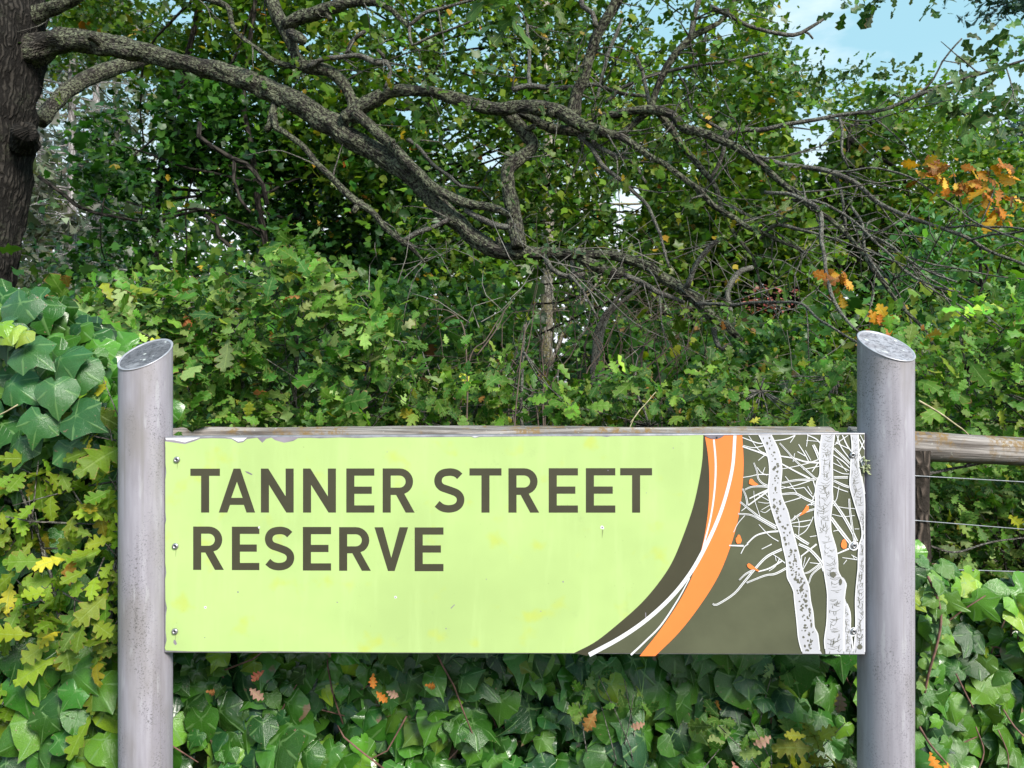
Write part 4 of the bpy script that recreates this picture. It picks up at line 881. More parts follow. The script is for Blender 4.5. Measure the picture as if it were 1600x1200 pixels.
sapling('leafy oak sapling behind the wires and rail right of the right post', (1.6, 3.1, 0), topE, 1400, 1840, 1000, 2.6, 3.3, 950, 5.2, .055, [(3, (.10, .25, .03)), (3, (.15, .31, .04)), (1, (.06, .17, .02)), (1, (.26, .36, .04))],
        [stem_px(3.0, (1500, 1150), (1505, 900), (1520, 700), (1500, 520)), stem_px(3.0, (1590, 1150), (1585, 900), (1600, 700), (1620, 480)), stem_px(3.1, (1700, 1150), (1705, 900), (1690, 700), (1720, 470))], parts=300, face=.7, cluster=3)
# arching canes and dry stalks
def cane(pts, r, label, mat='cane', name='bramble_cane', cat='cane', leaves=None):
    T = Tubes(); base = pts[0]; root = empty(name, (base[0], base[1], 0), label, cat)
    for k, q in enumerate([pts] if not isinstance(pts[0][0], (list, tuple, Vector)) else pts):
        T.add([(*p, r * (1 - .5 * i / len(q))) for i, p in enumerate(q)], .02, 6)
    T.obj('stem', M[mat], root); return root
def cane_px(d, rows, r, label, mat='cane', leaf=None, **k):
    root = empty(k.get('name', 'bramble_cane'), (P(rows[0][0][0], 0, d).x, d, 0), label, k.get('cat', 'cane'))
    for q in rows:
        T = Tubes(); T.add([(*P(x, y, d + .02 * i), r * (1 - .55 * i / len(q))) for i, (x, y) in enumerate(q)], .02, 6, 0, 9, .004); T.obj('stem', M[mat], root)
    if leaf:
        L = Leaves(); cs = np.array([P(x, y, d - .01) for x, y in leaf]); sprays(L, cs, np.tile((0, -.6, .2), (len(cs), 1)), 2, .042, .01, OAK_GRN, .2, .9); plant_leaves(root, L, 'oak', 'oak', T_OAK, 60)
    return root
sapling('low bright oak regrowth leaning against the fence wires beside the right post', (1.5, 2.55, 0), [(1425, 745), (1500, 735), (1600, 735), (1800, 740)], 1425, 1820, 960, 2.42, 2.75, 460, 5, .046, OAK_GRN,
        [stem_px(2.6, (1480, 1250), (1485, 1000), (1490, 880)), stem_px(2.6, (1600, 1250), (1595, 1000), (1590, 860))], parts=220, face=.8, cluster=9)
cane_px(2.6, [[(728, 1000), (728, 760), (730, 600), (727, 530), (718, 500), (700, 486), (675, 484), (662, 490)], [(713, 492), (697, 498), (682, 514)]], .0035, 'bare brown cane arching over to the left above the sign board', leaf=[(648, 493), (665, 492), (683, 512), (740, 525), (735, 590)])
cane_px(2.5, [[(795, 1000), (800, 760), (806, 640), (813, 570), (822, 503)]], .0034, 'straight reddish shoot standing up above the middle of the sign board')
cane_px(2.7, [[(700, 800), (730, 575), (760, 530), (785, 490), (800, 470)], [(745, 555), (775, 515), (790, 480)]], .0028, 'thin slanting orange-brown twig beside the arching cane')
cane_px(2.6, [[(960, 760), (985, 665), (1010, 630), (1025, 612)], [(985, 660), (1000, 640)]], .002, 'dry straw-coloured stalk leaning right above the sign board', 'straw', name='dry_stalk', cat='stalk')
cane_px(2.3, [[(1440, 741), (1470, 736), (1500, 729), (1540, 722), (1580, 712)], [(1510, 728), (1519, 720)]], .0058, 'grey fallen stick lying under the timber rail at the right', 'twig_bark', name='fallen_stick', cat='stick')
cane_px(2.3, [[(1437, 846), (1460, 855), (1490, 862), (1540, 850), (1600, 840), (1680, 835)]], .0042, 'rough brown bramble stem threading between the fence wires', 'twig_bark')
cane_px(2.5, [[(1436, 626), (1460, 640), (1490, 660), (1508, 674), (1530, 700)]], .0036, 'bare pale twig slanting down to the rail right of the right post', 'straw', name='bare_twig', cat='twig')
cane_px(1.85, [[(-30, 1135), (20, 1116), (50, 1106), (75, 1104)], [(40, 1110), (60, 1112), (78, 1113)]], .0018, 'dry grass stalk lying across the ivy at the lower left', 'straw', name='dry_stalk', cat='stalk')
cane_px(1.84, [[(130, 1115), (150, 1098), (180, 1072), (200, 1055)]], .0016, 'short tan stalk sloping up to the left post over the ivy', 'straw', name='dry_stalk', cat='stalk')
for rows, lab in (([[(1003, 1150), (1003, 1090), (996, 1050), (988, 1025)], [(1003, 1085), (1006, 1055), (1010, 1030)]], 'thin green grass stems rising from the ivy below the orange band'),
                  ([[(1040, 1170), (1050, 1148), (1056, 1138)], [(1056, 1100), (1062, 1098)]], 'short grass blade standing in the ivy below the printed trees')):
    cane_px(1.86, rows, .0012, lab, 'grasst', name='grass_tuft', cat='grass')

# fallen leaves caught in the ivy
def dead_leaf(px, py, d, size, c, label, group='fallen leaves caught in the ivy'):
    L = Leaves(); p = np.array([P(px, py, d)]); th = R.uniform(-1.5, 1.5)
    L.add(p, np.array([(math.sin(th), -.3, -math.cos(th))]), np.array([(R.normal(0, .3), -.9, .3)]), np.array([size]), np.array([c])); p, f, s, c = L.cat()
    k = 'dead'
    if (k,) not in LEAF_ME: LEAF_ME[(k,)] = [mesh_np('fallen_leaf', tv, tt, M['dead_obj'], tu) for tv, tt, tu in T_DEAD]
    o = bpy.data.objects.new('fallen_leaf', LEAF_ME[(k,)][int(R.integers(3))]); COL.objects.link(o); m = Matrix(f[0].tolist()).to_4x4() @ Matrix.Scale(float(s[0]), 4); m.translation = Vector(p[0].tolist()); o.matrix_world = m
    o.color = (*[float(x) for x in c[0]], 1); tag(o, label, 'leaf', group)
OR, BR_, PK = (.62, .20, .03), (.20, .10, .06), (.42, .24, .19)
for px, py, sz, c, lab in ((664, 1070, .03, OR, 'small bright orange fallen leaf in the ivy below the word RESERVE'), (583, 1052, .034, OR, 'narrow orange fallen leaf on ivy just under the lower edge of the board'), (588, 1080, .036, OR, 'orange fallen leaf above a large ivy leaf, left of the smaller orange one'),
        (604, 1080, .032, PK, 'pale pinkish dead leaf beside an orange one in the ivy'), (390, 1075, .042, PK, 'curled pinkish brown dead leaf in the ivy near the left post'), (413, 1048, .036, (.45, .12, .08), 'reddish shrivelled leaf hanging in the ivy just under the board'), (322, 1080, .03, (.4, .15, .05), 'small rust brown leaf in the ivy close to the left post'),
        (1312, 1080, .05, (.30, .18, .15), 'crumpled greyish brown leaf in the ivy beside the right post'), (1008, 1130, .034, (.45, .24, .18), 'pale tan dead leaf in the ivy under the printed orange band'), (1205, 1150, .045, PK, 'dull pink dead leaf above the yellow oak seedling'), (1145, 1190, .04, (.45, .2, .17), 'pinkish dead leaf low in the ivy left of the yellow seedling'),
        (1452, 1175, .045, (.75, .26, .03), 'bright orange fallen leaf low behind the ivy right of the right post'), (1482, 1192, .04, (.70, .32, .05), 'amber fallen leaf at the bottom edge beside the bright orange one'), (1515, 780, .055, (.5, .22, .15), 'reddish dead oak leaf caught behind the fence wires'),
        (1530, 808, .06, (.40, .24, .06), 'long tan dead leaf just above the upper fence wire'), (140, 1175, .045, BR_, 'dark brown dead leaf low in the ivy left of the left post')):
    dead_leaf(px, py, 1.84 if py > 1000 else 2.55, sz, c, lab)

# ------------------------------------------------------------------ the big oak
oak = empty('oak_tree', (P(-50, 0, 5.0).x, 5.0, 0), 'old oak, its thick dark trunk at the left edge, sweeping long lichened limbs', 'tree')
def tube_px(name, rows, d0, d1, mat, sides=10, step=.035, rough=.12, freq=9, wob=.006, parent=oak, kind=None, T=None, ridge=0.0):
    n = len(rows); L = np.concatenate([[0], np.cumsum([math.dist(rows[i][:2], rows[i + 1][:2]) for i in range(n - 1)])]); t = L / L[-1]
    pts = []
    for (x, y, wd), q in zip(rows, t):
        d = d0 + (d1 - d0) * q; p = P(x, y, d); pts.append((*p, wd / 2 / F * d))
    TT = T or Tubes(); q = TT.add(pts, step, sides, rough, freq, wob, True, ridge)
    if T is None: return TT.obj(name, mat, parent, kind), q
    return None, q
tube_px('trunk', [(2, -420, 112), (2, -200, 114), (3, -60, 116), (3, 20, 120), (0, 80, 126), (-6, 150, 114), (-11, 220, 112), (-22, 310, 112), (-36, 400, 112), (-50, 520, 122), (-55, 700, 142), (-60, 850, 165), (-62, 960, 230)], 5.0, 5.0, M['oak_bark'], 120, .02, .12, 5.0, .01, ridge=.055)
kn = Tubes(); c = P(38, 207, 4.78); kn.add([(c.x - .10, c.y + .16, c.z - .02, .085), (c.x - .03, c.y + .05, c.z, .075), (c.x, c.y, c.z, .07), (c.x + .012, c.y - .02, c.z, .055), (c.x + .012, c.y - .012, c.z, .03)], .012, 24, .2, 14); kn.obj('knot', M['oak_bark'], oak)
BR = [ # rows (x, y, width in pixels), depth at start, depth at end, heavy?
 ([(20, 95, 70), (52, 78, 56), (80, 69, 44), (110, 64, 41), (150, 67, 40), (200, 77, 36), (250, 89, 32), (300, 102, 29), (345, 113, 34), (395, 130, 38), (450, 155, 41), (500, 184, 40), (550, 216, 37), (600, 246, 35), (640, 274, 35), (672, 305, 34), (705, 340, 32), (740, 370, 30), (775, 391, 29), (800, 394, 28), (835, 396, 22), (880, 396, 19), (935, 398, 17), (985, 405, 17), (1015, 420, 18), (1042, 438, 19), (1078, 460, 20), (1104, 486, 18), (1132, 510, 14), (1152, 526, 11), (1160, 532, 8)], 5.0, 3.8, 2),
 ([(905, 402, 16), (930, 415, 18), (950, 425, 20), (966, 427, 18), (976, 422, 12)], 4.0, 3.95, 1), ([(975, 428, 9), (1000, 440, 9), (1030, 456, 9), (1070, 474, 6)], 3.95, 3.9, 1),
 ([(1072, 450, 10), (1082, 425, 8), (1092, 405, 8.5), (1110, 384, 9), (1134, 370, 7)], 3.85, 3.7, 1), ([(1116, 512, 9), (1118, 530, 8), (1128, 546, 7), (1142, 535, 6)], 3.8, 3.75, 1),
 ([(540, 185, 30), (558, 172, 27), (585, 154, 23), (620, 143, 19), (660, 143, 17), (700, 150, 19), (742, 163, 20), (785, 172, 20), (815, 167, 20), (850, 169, 23), (888, 182, 22), (915, 198, 18), (948, 208, 14), (970, 214, 12), (1000, 235, 10), (1045, 262, 9), (1090, 297, 9), (1140, 338, 8), (1195, 366, 7), (1260, 396, 4)], 4.45, 3.6, 1),
 ([(805, 170, 14), (830, 184, 14), (868, 202, 16), (920, 207, 16), (955, 211, 13)], 4.3, 4.1, 1),
 ([(786, 165, 20), (800, 185, 22), (822, 208, 21), (832, 230, 20), (815, 245, 21), (796, 262, 22), (792, 285, 22), (800, 315, 22), (805, 350, 24), (810, 388, 25)], 4.3, 4.1, 1),
 ([(908, 205, 12), (930, 184, 14), (980, 175, 13), (1025, 172, 15), (1050, 181, 14), (1066, 199, 15), (1100, 208, 13), (1140, 225, 12), (1180, 250, 11), (1212, 278, 10), (1240, 302, 9), (1280, 332, 8), (1325, 368, 7), (1372, 432, 6), (1420, 492, 5.5), (1450, 522, 5), (1480, 572, 4.5), (1520, 602, 4), (1610, 605, 3.5)], 4.2, 2.75, 1),
 ([(893, 182, 26), (900, 150, 20), (915, 108, 18), (930, 66, 17), (950, 24, 18), (978, -25, 19), (1010, -100, 18), (1040, -220, 14)], 4.15, 3.9, 1),
 ([(966, 212, 12), (990, 193, 11), (1015, 168, 11), (1030, 130, 11), (1050, 92, 12), (1078, 60, 11), (1105, 45, 9), (1132, 28, 7), (1150, -10, 7), (1160, -80, 6)], 4.1, 3.9, 1),
 ([(1078, 60, 10), (1086, 20, 9), (1098, -30, 9), (1120, -120, 8)], 4.0, 3.9, 1),
 ([(1030, 175, 12), (1052, 206, 11), (1075, 240, 10.5), (1098, 266, 9), (1115, 288, 8), (1128, 325, 7), (1145, 360, 6), (1172, 397, 5), (1186, 432, 4), (1190, 470, 3)], 4.05, 3.7, 1),
 ([(1108, 280, 7), (1126, 250, 7), (1133, 215, 7), (1145, 200, 6)], 4.0, 3.9, 1),
 ([(1130, 210, 8), (1150, 204, 8), (1200, 200, 7.5), (1280, 186, 6.5), (1330, 178, 6), (1385, 170, 6), (1430, 150, 5.5), (1470, 136, 5), (1530, 115, 4.5), (1600, 95, 4), (1680, 60, 4)], 4.0, 3.4, 1),
 ([(1420, 153, 4), (1452, 132, 3.5), (1472, 95, 3), (1485, 80, 3), (1503, 61, 3)], 3.7, 3.6, 1), ([(1110, 10, 9), (1140, 24, 7), (1168, 38, 6), (1200, 50, 6), (1240, 55, 6.5), (1262, 46, 6), (1286, 31, 4)], 3.9, 3.8, 1), ([(1256, 48, 4), (1264, 52, 3.5), (1270, 60, 3)], 3.82, 3.8, 1),
 ([(300, -60, 12), (290, -15, 10), (330, 0, 10), (355, 12, 9), (368, 48, 7), (400, 75, 7), (430, 96, 8), (460, 104, 9)], 4.8, 4.5, 1),
 ([(552, 180, 20), (549, 155, 17), (535, 128, 18), (508, 109, 20), (478, 104, 20), (462, 92, 17), (455, 65, 20), (440, 35, 22), (428, 10, 22), (400, -60, 24), (370, -160, 22)], 4.45, 4.6, 1),
 ([(445, 40, 20), (462, 30, 21), (492, 20, 21), (525, 11, 20), (552, 4, 15), (600, 8, 9), (625, 28, 8), (640, 42, 7)], 4.5, 4.2, 1), ([(638, 40, 6), (668, 18, 6), (710, 8, 5), (750, -3, 4)], 4.2, 4.1, 1), ([(640, 40, 5), (640, 58, 5), (644, 70, 4), (660, 62, 4), (700, 48, 4), (740, 32, 3)], 4.2, 4.0, 1),
 ([(455, 52, 18), (466, 58, 18), (472, 62, 16), (473, 64, 12)], 4.45, 4.35, 1),
 ([(482, 105, 9), (500, 94, 8), (530, 88, 7.5), (562, 88, 8), (588, 98, 10), (604, 98, 9), (609, 112, 6.5), (606, 128, 6), (602, 136, 4)], 4.45, 4.3, 1), ([(600, 98, 6), (598, 86, 6), (590, 78, 5)], 4.4, 4.3, 1), ([(541, 86, 7), (548, 68, 7), (560, 55, 6.5), (570, 47, 6)], 4.4, 4.3, 1),
 ([(10, 40, 40), (70, 18, 24), (98, 8, 21), (130, -12, 20), (200, -60, 20)], 5.0, 4.8, 1),
 ([(432, 160, 14), (426, 178, 14), (422, 195, 12), (416, 202, 10)], 4.6, 4.5, 1), ([(428, 178, 10), (432, 200, 11), (445, 206, 9), (470, 226, 9.5), (498, 258, 10), (530, 290, 11), (558, 316, 12), (580, 330, 10), (600, 354, 9.5), (622, 372, 9), (642, 387, 8), (664, 411, 4)], 4.5, 4.2, 1),
 ([(628, 376, 8), (650, 365, 8.5), (680, 352, 8), (700, 344, 7)], 4.25, 4.2, 1), ([(565, 316, 12), (556, 325, 11), (552, 332, 8)], 4.35, 4.3, 1),
 ([(555, 175, 20), (578, 196, 18), (600, 216, 17), (632, 248, 16), (668, 285, 16), (705, 308, 15), (738, 320, 14), (765, 324, 13), (800, 335, 11)], 4.4, 4.1, 1), ([(728, 328, 9), (752, 342, 10), (780, 352, 10), (806, 358, 9)], 4.2, 4.1, 1),
 ([(636, 218, 6), (650, 226, 6), (680, 260, 6), (705, 278, 6), (720, 290, 5), (752, 296, 4)], 4.6, 4.5, 1),
 ([(905, 212, 8), (922, 228, 7.5), (945, 262, 7.5), (980, 290, 6.5), (1010, 322, 6), (1030, 362, 5), (1045, 418, 3.5)], 4.1, 3.8, 1), ([(918, 214, 8), (940, 232, 8), (985, 252, 6), (1010, 285, 4)], 4.1, 3.9, 1),
 ([(1195, 300, 6), (1238, 304, 6), (1268, 318, 8), (1282, 335, 8), (1284, 380, 6.5), (1290, 420, 6), (1298, 455, 6), (1315, 490, 5), (1332, 512, 4.5), (1345, 522, 4)], 3.6, 3.0, 1),
 ([(1165, 240, 8), (1212, 253, 8.5), (1250, 261, 8), (1300, 269, 7.5), (1340, 290, 7.5), (1372, 316, 7), (1402, 331, 6.5), (1450, 350, 6), (1510, 371, 5.5), (1550, 395, 5), (1640, 428, 4)], 3.9, 3.1, 1),
 ([(1318, 268, 4), (1372, 262, 3.6), (1420, 277, 3.6), (1468, 308, 3.5), (1530, 350, 3.3), (1640, 388, 3)], 3.6, 3.0, 1), ([(1478, 355, 4), (1530, 352, 3.5), (1620, 361, 3)], 3.4, 3.0, 1), ([(1512, 376, 4), (1540, 368, 4), (1630, 356, 3)], 3.3, 3.0, 1),
 ([(1236, 312, 6), (1290, 318, 4.5), (1338, 350, 4.5), (1372, 382, 4.2), (1418, 426, 3.6), (1465, 448, 3), (1500, 455, 2.4)], 3.6, 3.1, 1), ([(1350, 362, 4), (1395, 385, 4), (1440, 420, 3.5), (1495, 440, 3)], 3.4, 3.1, 1), ([(1330, 322, 4.5), (1348, 352, 4.5), (1353, 395, 4), (1388, 446, 3)], 3.5, 3.2, 1),
 ([(1188, 372, 6), (1206, 354, 6), (1230, 352, 6), (1262, 362, 4.5), (1310, 376, 3)], 3.7, 3.4, 1), ([(1088, 474, 6), (1150, 475, 5.5), (1240, 473, 5), (1282, 500, 4), (1342, 536, 3.5)], 3.8, 3.1, 1),
 ([(1312, 184, 5), (1316, 205, 4.5), (1315, 235, 4), (1326, 262, 3)], 3.8, 3.7, 1), ([(1300, 275, 5), (1312, 290, 5), (1320, 340, 4.5), (1322, 365, 3)], 3.7, 3.6, 1),
 ([(1135, 205, 5), (1105, 190, 5), (1078, 165, 4.5), (1074, 140, 4), (1060, 115, 3)], 4.0, 4.1, 1), ([(945, 160, 6), (985, 130, 6), (1060, 108, 5.5), (1130, 97, 5), (1200, 82, 4)], 4.3, 4.0, 1),
 ([(1015, 168, 7), (1010, 140, 6), (1003, 110, 6), (994, 90, 5)], 4.15, 4.2, 1), ([(800, 140, 10), (826, 134, 8.5), (890, 138, 8.5), (930, 132, 6), (960, 144, 6), (1010, 150, 5)], 4.4, 4.3, 1), ([(828, 140, 8), (826, 115, 6), (827, 80, 6), (824, 40, 5)], 4.4, 4.6, 1),
 ([(930, 40, 9), (925, 20, 8), (910, 8, 8), (905, -20, 8)], 4.0, 4.1, 1), ([(932, 155, 5), (948, 90, 6), (965, 50, 6), (972, 30, 5)], 4.5, 4.5, 1), ([(850, 398, 8), (862, 420, 8), (875, 428, 8), (895, 430, 8), (915, 428, 8)], 4.05, 4.0, 1), ([(894, 408, 7), (896, 425, 7), (905, 430, 6)], 4.05, 4.0, 1), ([(890, 428, 6), (905, 446, 5), (920, 470, 4), (935, 500, 3)], 4.0, 3.9, 1),
 ([(1140, 480, 9), (1136, 462, 8), (1142, 440, 9), (1158, 424, 9), (1176, 418, 8)], 5.5, 5.6, 1), ([(1138, 478, 8), (1146, 495, 7), (1145, 512, 5)], 5.5, 5.5, 1)]
twig_roots = []
for rows, d0, d1, hv in BR:
    if hv == 2: rows = [(x, y, wd_ * .87) for x, y, wd_ in rows]
    wmax = max(r[2] for r in rows); big = wmax > 24
    _, q = tube_px('limb' if hv == 2 else 'branch', rows, d0, d1, M['limb_bark'] if wmax > 11 else M['twig_bark'], 40 if hv == 2 else 20 if big else 12 if wmax > 11 else 8, .018 if big else .03, .27 if big else .18, 8, .013 if big else .008)
    twig_roots += [tuple(p) for p in q[::3]]
    if wmax > 15 and len(q) > 14:                            # short broken stubs and burrs along the heavier limbs
        for i in R.choice(np.arange(4, len(q) - 4), 4 if hv == 2 else 1, replace=False):
            b = q[i]; d = unit(np.array((R.normal(0, .5), R.normal(-.5, .3), R.normal(.2, .7)))); r_ = b[3]; T = Tubes(); ln = r_ * R.uniform(1.3, 2.2); k = r_ * R.uniform(.28, .5)
            T.add([(*(b[:3] + d * r_ * .3), k * 1.5), (*(b[:3] + d * r_ * .9), k * 1.2), (*(b[:3] + d * ln), k), (*(b[:3] + d * (ln + .002)), k * .7)], .008, 12, .25, 14); T.obj('stub', M['limb_bark'], oak)
twig_roots = np.array(twig_roots)
# fine side twigs
T = Tubes(); tips = []
for i in R.choice(len(twig_roots), 300):
    b = twig_roots[i]
    if b[3] > .035 and R.random() < .6: continue
    d = unit(np.array((R.normal(.35, .6), R.normal(-.1, .5), R.normal(-.15, .6)))); ln = R.uniform(.10, .42)
    m = b[:3] + d * ln * .5 + R.normal(0, .03, 3); e = b[:3] + d * ln + R.normal(0, .05, 3) + (0, 0, -.04)
    T.add([(*b[:3], min(.006, b[3] * .5)), (*m, .0032), (*e, .0014)], .06, 5, 0, 9, .008); tips.append(e)
    if R.random() < .6:
        e2 = m + unit(d + R.normal(0, .6, 3)) * ln * .45; T.add([(*m, .0028), (*((m + e2) / 2 + R.normal(0, .015, 3)), .002), (*e2, .001)], .06, 5); tips.append(e2)
rx = twig_roots[:, 0] / twig_roots[:, 1] * F + 800; ry = 600 - (twig_roots[:, 2] - CH) / twig_roots[:, 1] * F
for i in R.choice(np.where((rx > 860) & (rx < 1420) & (ry > 150) & (ry < 430) & (twig_roots[:, 3] < .03))[0], 26):   # long bare whips fanning out to the right
    b = twig_roots[i]; d = unit(np.array((R.uniform(.5, 1), R.normal(-.2, .25), R.normal(-.38, .3)))); ln = R.uniform(.3, .95); q = [(*b[:3], min(.0055, b[3] * .5))]; c = b[:3].copy()
    for k in range(4): d = unit(d + R.normal(0, .16, 3) + (0, 0, .03)); c = c + d * ln / 4; q.append((*c, .0042 - .0009 * k))
    if R.random() < .6: tips.append(c)
    T.add(q, .06, 5, 0, 9, .008)
    if R.random() < .5: e = np.array(q[2][:3]); d2 = unit(d + R.normal(0, .5, 3)); T.add([(*e, .0028), (*(e + d2 * ln * .2), .002), (*(e + d2 * ln * .4 + R.normal(0, .02, 3)), .001)], .06, 5)
T.obj('twigs', M['twig_bark'], oak, 'stuff')
tips = np.array(tips)
OAK_CAN = [(5, (0.047, 0.114, 0.012)), (4, (0.071, 0.142, 0.016)), (2, (0.118, 0.189, 0.020)), (2, (0.024, 0.071, 0.012)), (.25, (0.320, 0.218, 0.018)), (.05, (0.426, 0.142, 0.018))]
L = Leaves()
pxt = tips[:, 0] / tips[:, 1] * F + 800; sel = (R.random(len(tips)) < np.where(pxt < 1230, .6, .12))
dirs = unit(R.normal(0, 1, (len(tips), 3))); sprays(L, tips[sel], dirs[sel], 4, .058, .03, OAK_CAN, .3, .45)
def at_px(L, rows, per, size, pal, spread=.03, d=None, face=.4, dirv=(0, -.2, -.2), up=.8):
    cs = np.array([P(*r) for r in rows]); sprays(L, cs, np.tile(dirv, (len(cs), 1)), per, size, spread, pal, .25, face, up=up)
DK = [(3, (.04, .10, .025)), (2, (.06, .13, .03)), (1, (.09, .16, .04))]
edge = [(1215, 90), (1235, 85), (1250, 100), (1262, 118), (1278, 108), (1285, 128), (1300, 122), (1315, 135), (1305, 120), (1325, 112), (1338, 103), (1345, 98), (1322, 128), (1255, 130), (1240, 120), (1225, 105), (1210, 120), (1205, 75), (1203, 20), (1200, 60), (1230, 140), (1262, 145)]
at_px(L, [(x, y, 4.6 + .4 * R.random()) for x, y in edge], 8, .052, DK, .035, face=1.0, up=.35)
rs = [(1478, 130), (1490, 150), (1510, 140), (1500, 165), (1525, 130), (1530, 160), (1545, 175), (1560, 150), (1575, 165), (1590, 140), (1520, 185), (1505, 190), (1515, 115), (1525, 95), (1540, 75), (1560, 65), (1572, 50), (1580, 60), (1595, 55), (1600, 110), (1610, 130), (1590, 170), (1620, 160), (1555, 120), (1540, 100), (1495, 175), (1600, 190), (1480, 145), (1560, 180)]
at_px(L, [(x, y, 3.5 + .3 * R.random()) for x, y in rs], 5, .072, DK, .03, face=1.0, up=.35)
at_px(L, [(x, y, 3.75) for x, y in ((1392, 95), (1400, 108), (1412, 110), (1420, 108), (1385, 125), (1378, 132), (1370, 140), (1392, 118), (1372, 152), (1365, 160))], 2.4, .06, DK, .014, face=1.0, up=.3)
at_px(L, [(x, y, 3.9) for x, y in ((1318, 15), (1325, 0), (1350, 5), (1360, 12), (1372, 5), (1380, -5), (1395, 5), (1402, -8), (1448, 8), (1455, 2), (1465, -8), (1410, 0), (1338, -12), (1430, -20))], 3.2, .065, DK, .022, face=1.0, up=.3)
near = [(690, 232), (655, 205), (680, 215), (865, 380), (905, 385), (850, 385), (885, 392), (1095, 245), (1085, 230), (1050, 235), (770, 95), (660, 120), (870, 375)]
at_px(L, [(x, y, 4.0) for x, y in near], 3, .06, [(1, (.07, .15, .05)), (1, (.05, .11, .05))], .02)
at_px(L, [(x, y, 1.9) for x, y in ((790, 5), (810, 15), (775, -5), (830, -10), (795, 30))], 2, .075, [(1, (.12, .2, .04)), (1, (.08, .16, .03))], .012)
plant_leaves(oak, L, None, 'oak', T_OAK1, 0, mass='leaves')
# rusty clusters
L = Leaves(); RUST = [(3, (.52, .17, .012)), (3, (.60, .28, .02)), (2, (.28, .085, .012)), (1.5, (.64, .37, .03))]
cl = [(1432, 258, 3.3), (1450, 266, 3.3), (1470, 272, 3.3), (1490, 270, 3.3), (1505, 282, 3.3), (1520, 275, 3.3), (1535, 288, 3.3), (1548, 280, 3.3), (1560, 268, 3.3), (1565, 258, 3.3), (1525, 295, 3.3), (1478, 285, 3.3), (1545, 298, 3.3), (1555, 325, 3.3), (1565, 335, 3.3), (1560, 345, 3.3), (1590, 318, 3.3), (1605, 322, 3.3)]
at_px(L, cl, 4.4, .054, RUST, .017, face=.9, up=.4)
at_px(L, [(1312, 425, 3.2), (1318, 435, 3.2), (1308, 432, 3.2), (1314, 450, 3.2), (1380, 508, 3.1), (1367, 513, 3.1), (1438, 515, 3.0), (1442, 522, 3.0)], 2.4, .058, RUST, .012, face=.9, up=.3)
plant_leaves(oak, L, 'rust', 'oak', T_OAK, 130, mass='rusty_leaves')
for o in oak.children:
    if o.name.startswith('leaf'): o['label'] = 'rusty orange oak leaf'
# ------------------------------------------------------------------ trees and scrub behind
GAPS = [(834, 436, 880, 568, 12.9, 0), (842, 195, 872, 300, 12.9, 2), (1156, 440, 1250, 494, 17, 0), (752, 228, 786, 262, 99, 0), (955, 288, 1004, 338, 99, 0), (1236, 168, 1300, 235, 99, 0), (728, 60, 760, 82, 99, 0), (560, 5, 600, 40, 99, 0), (470, 50, 500, 75, 99, 0),
        (268, 5, 310, 35, 99, 0), (1110, 35, 1150, 60, 99, 0), (1020, 30, 1050, 55, 99, 0), (620, 170, 650, 185, 99, 0), (1070, 250, 1085, 270, 99, 0), (1250, 225, 1290, 260, 99, 0), (80, 100, 245, 350, 11.5, 1), (75, 320, 215, 530, 11.5, 1)]
def thin(L):                                # openings through the leaves, where the eye finds sky or the trees beyond
    p, f, s, c = L.cat(); px, py = p[:, 0] / p[:, 1] * F + 800, 600 - (p[:, 2] - CH) / p[:, 1] * F; k = np.ones(len(p), bool)
    for x0, y0, x1, y1, dm, soft in GAPS:
        m = np.where((((px - (x0 + x1) / 2) / ((x1 - x0) * .53)) ** 4 + ((py - (y0 + y1) / 2) / ((y1 - y0) * .53)) ** 4 < 1) & (p[:, 1] < dm))[0]
        for i in m:
            k[i] = (mnoise.noise(Vector((p[i, 0] * 2.3, p[i, 1] * 1.2, p[i, 2] * 2.3))) > .12) if soft == 1 else R.random() < (.4 if soft else .05)
    return p[k], f[k], s[k], c[k]
def crown(root, prof, x0, x1, y1, d0, d1, n, per, size, temps, pal, spread=.14, gate=-.1, gscale=.9, droop=.3, face=.35, name='crown', mat='far', bot=None, up=.8, pw=1.0):
    x = R.uniform(x0, x1, n); yt = np.interp(x, [p[0] for p in prof], [p[1] for p in prof]); yb = np.full(n, float(y1)) if bot is None else np.interp(x, [p[0] for p in bot], [p[1] for p in bot])
    y = yt + (yb - yt) * R.uniform(0, 1, n) ** pw; d = R.uniform(d0, d1, n)
    cs = np.column_stack([(x - 800) / F * d, d, CH - (y - 600) / F * d]); cs = cs[(cs[:, 2] > .05) & ((600 - (cs[:, 2] - CH) / cs[:, 1] * F > -50) | (R.random(len(cs)) < .45))]
    g = np.array([mnoise.noise(Vector(tuple(c * gscale + 3.3))) + .5 * mnoise.noise(Vector(tuple(c * gscale * 2.7))) for c in cs]); cs = cs[g > gate]
    L = Leaves(); sprays(L, cs, unit(np.column_stack([R.normal(0, .6, len(cs)), R.normal(-.25, .5, len(cs)), R.normal(.05, .5, len(cs))])), per, size, spread, pal, droop, face, up=up)
    p, f, s, c = thin(L); leaf_mass(name, root, M[mat], temps, p, f, s, c); return cs
def trunk_px(root, rows, d, mat, sides=14, name='trunk', d1=None, rough=.12):
    return tube_px(name, rows, d, d1 or d, mat, sides, .12, rough, 3, .02, root)[1]
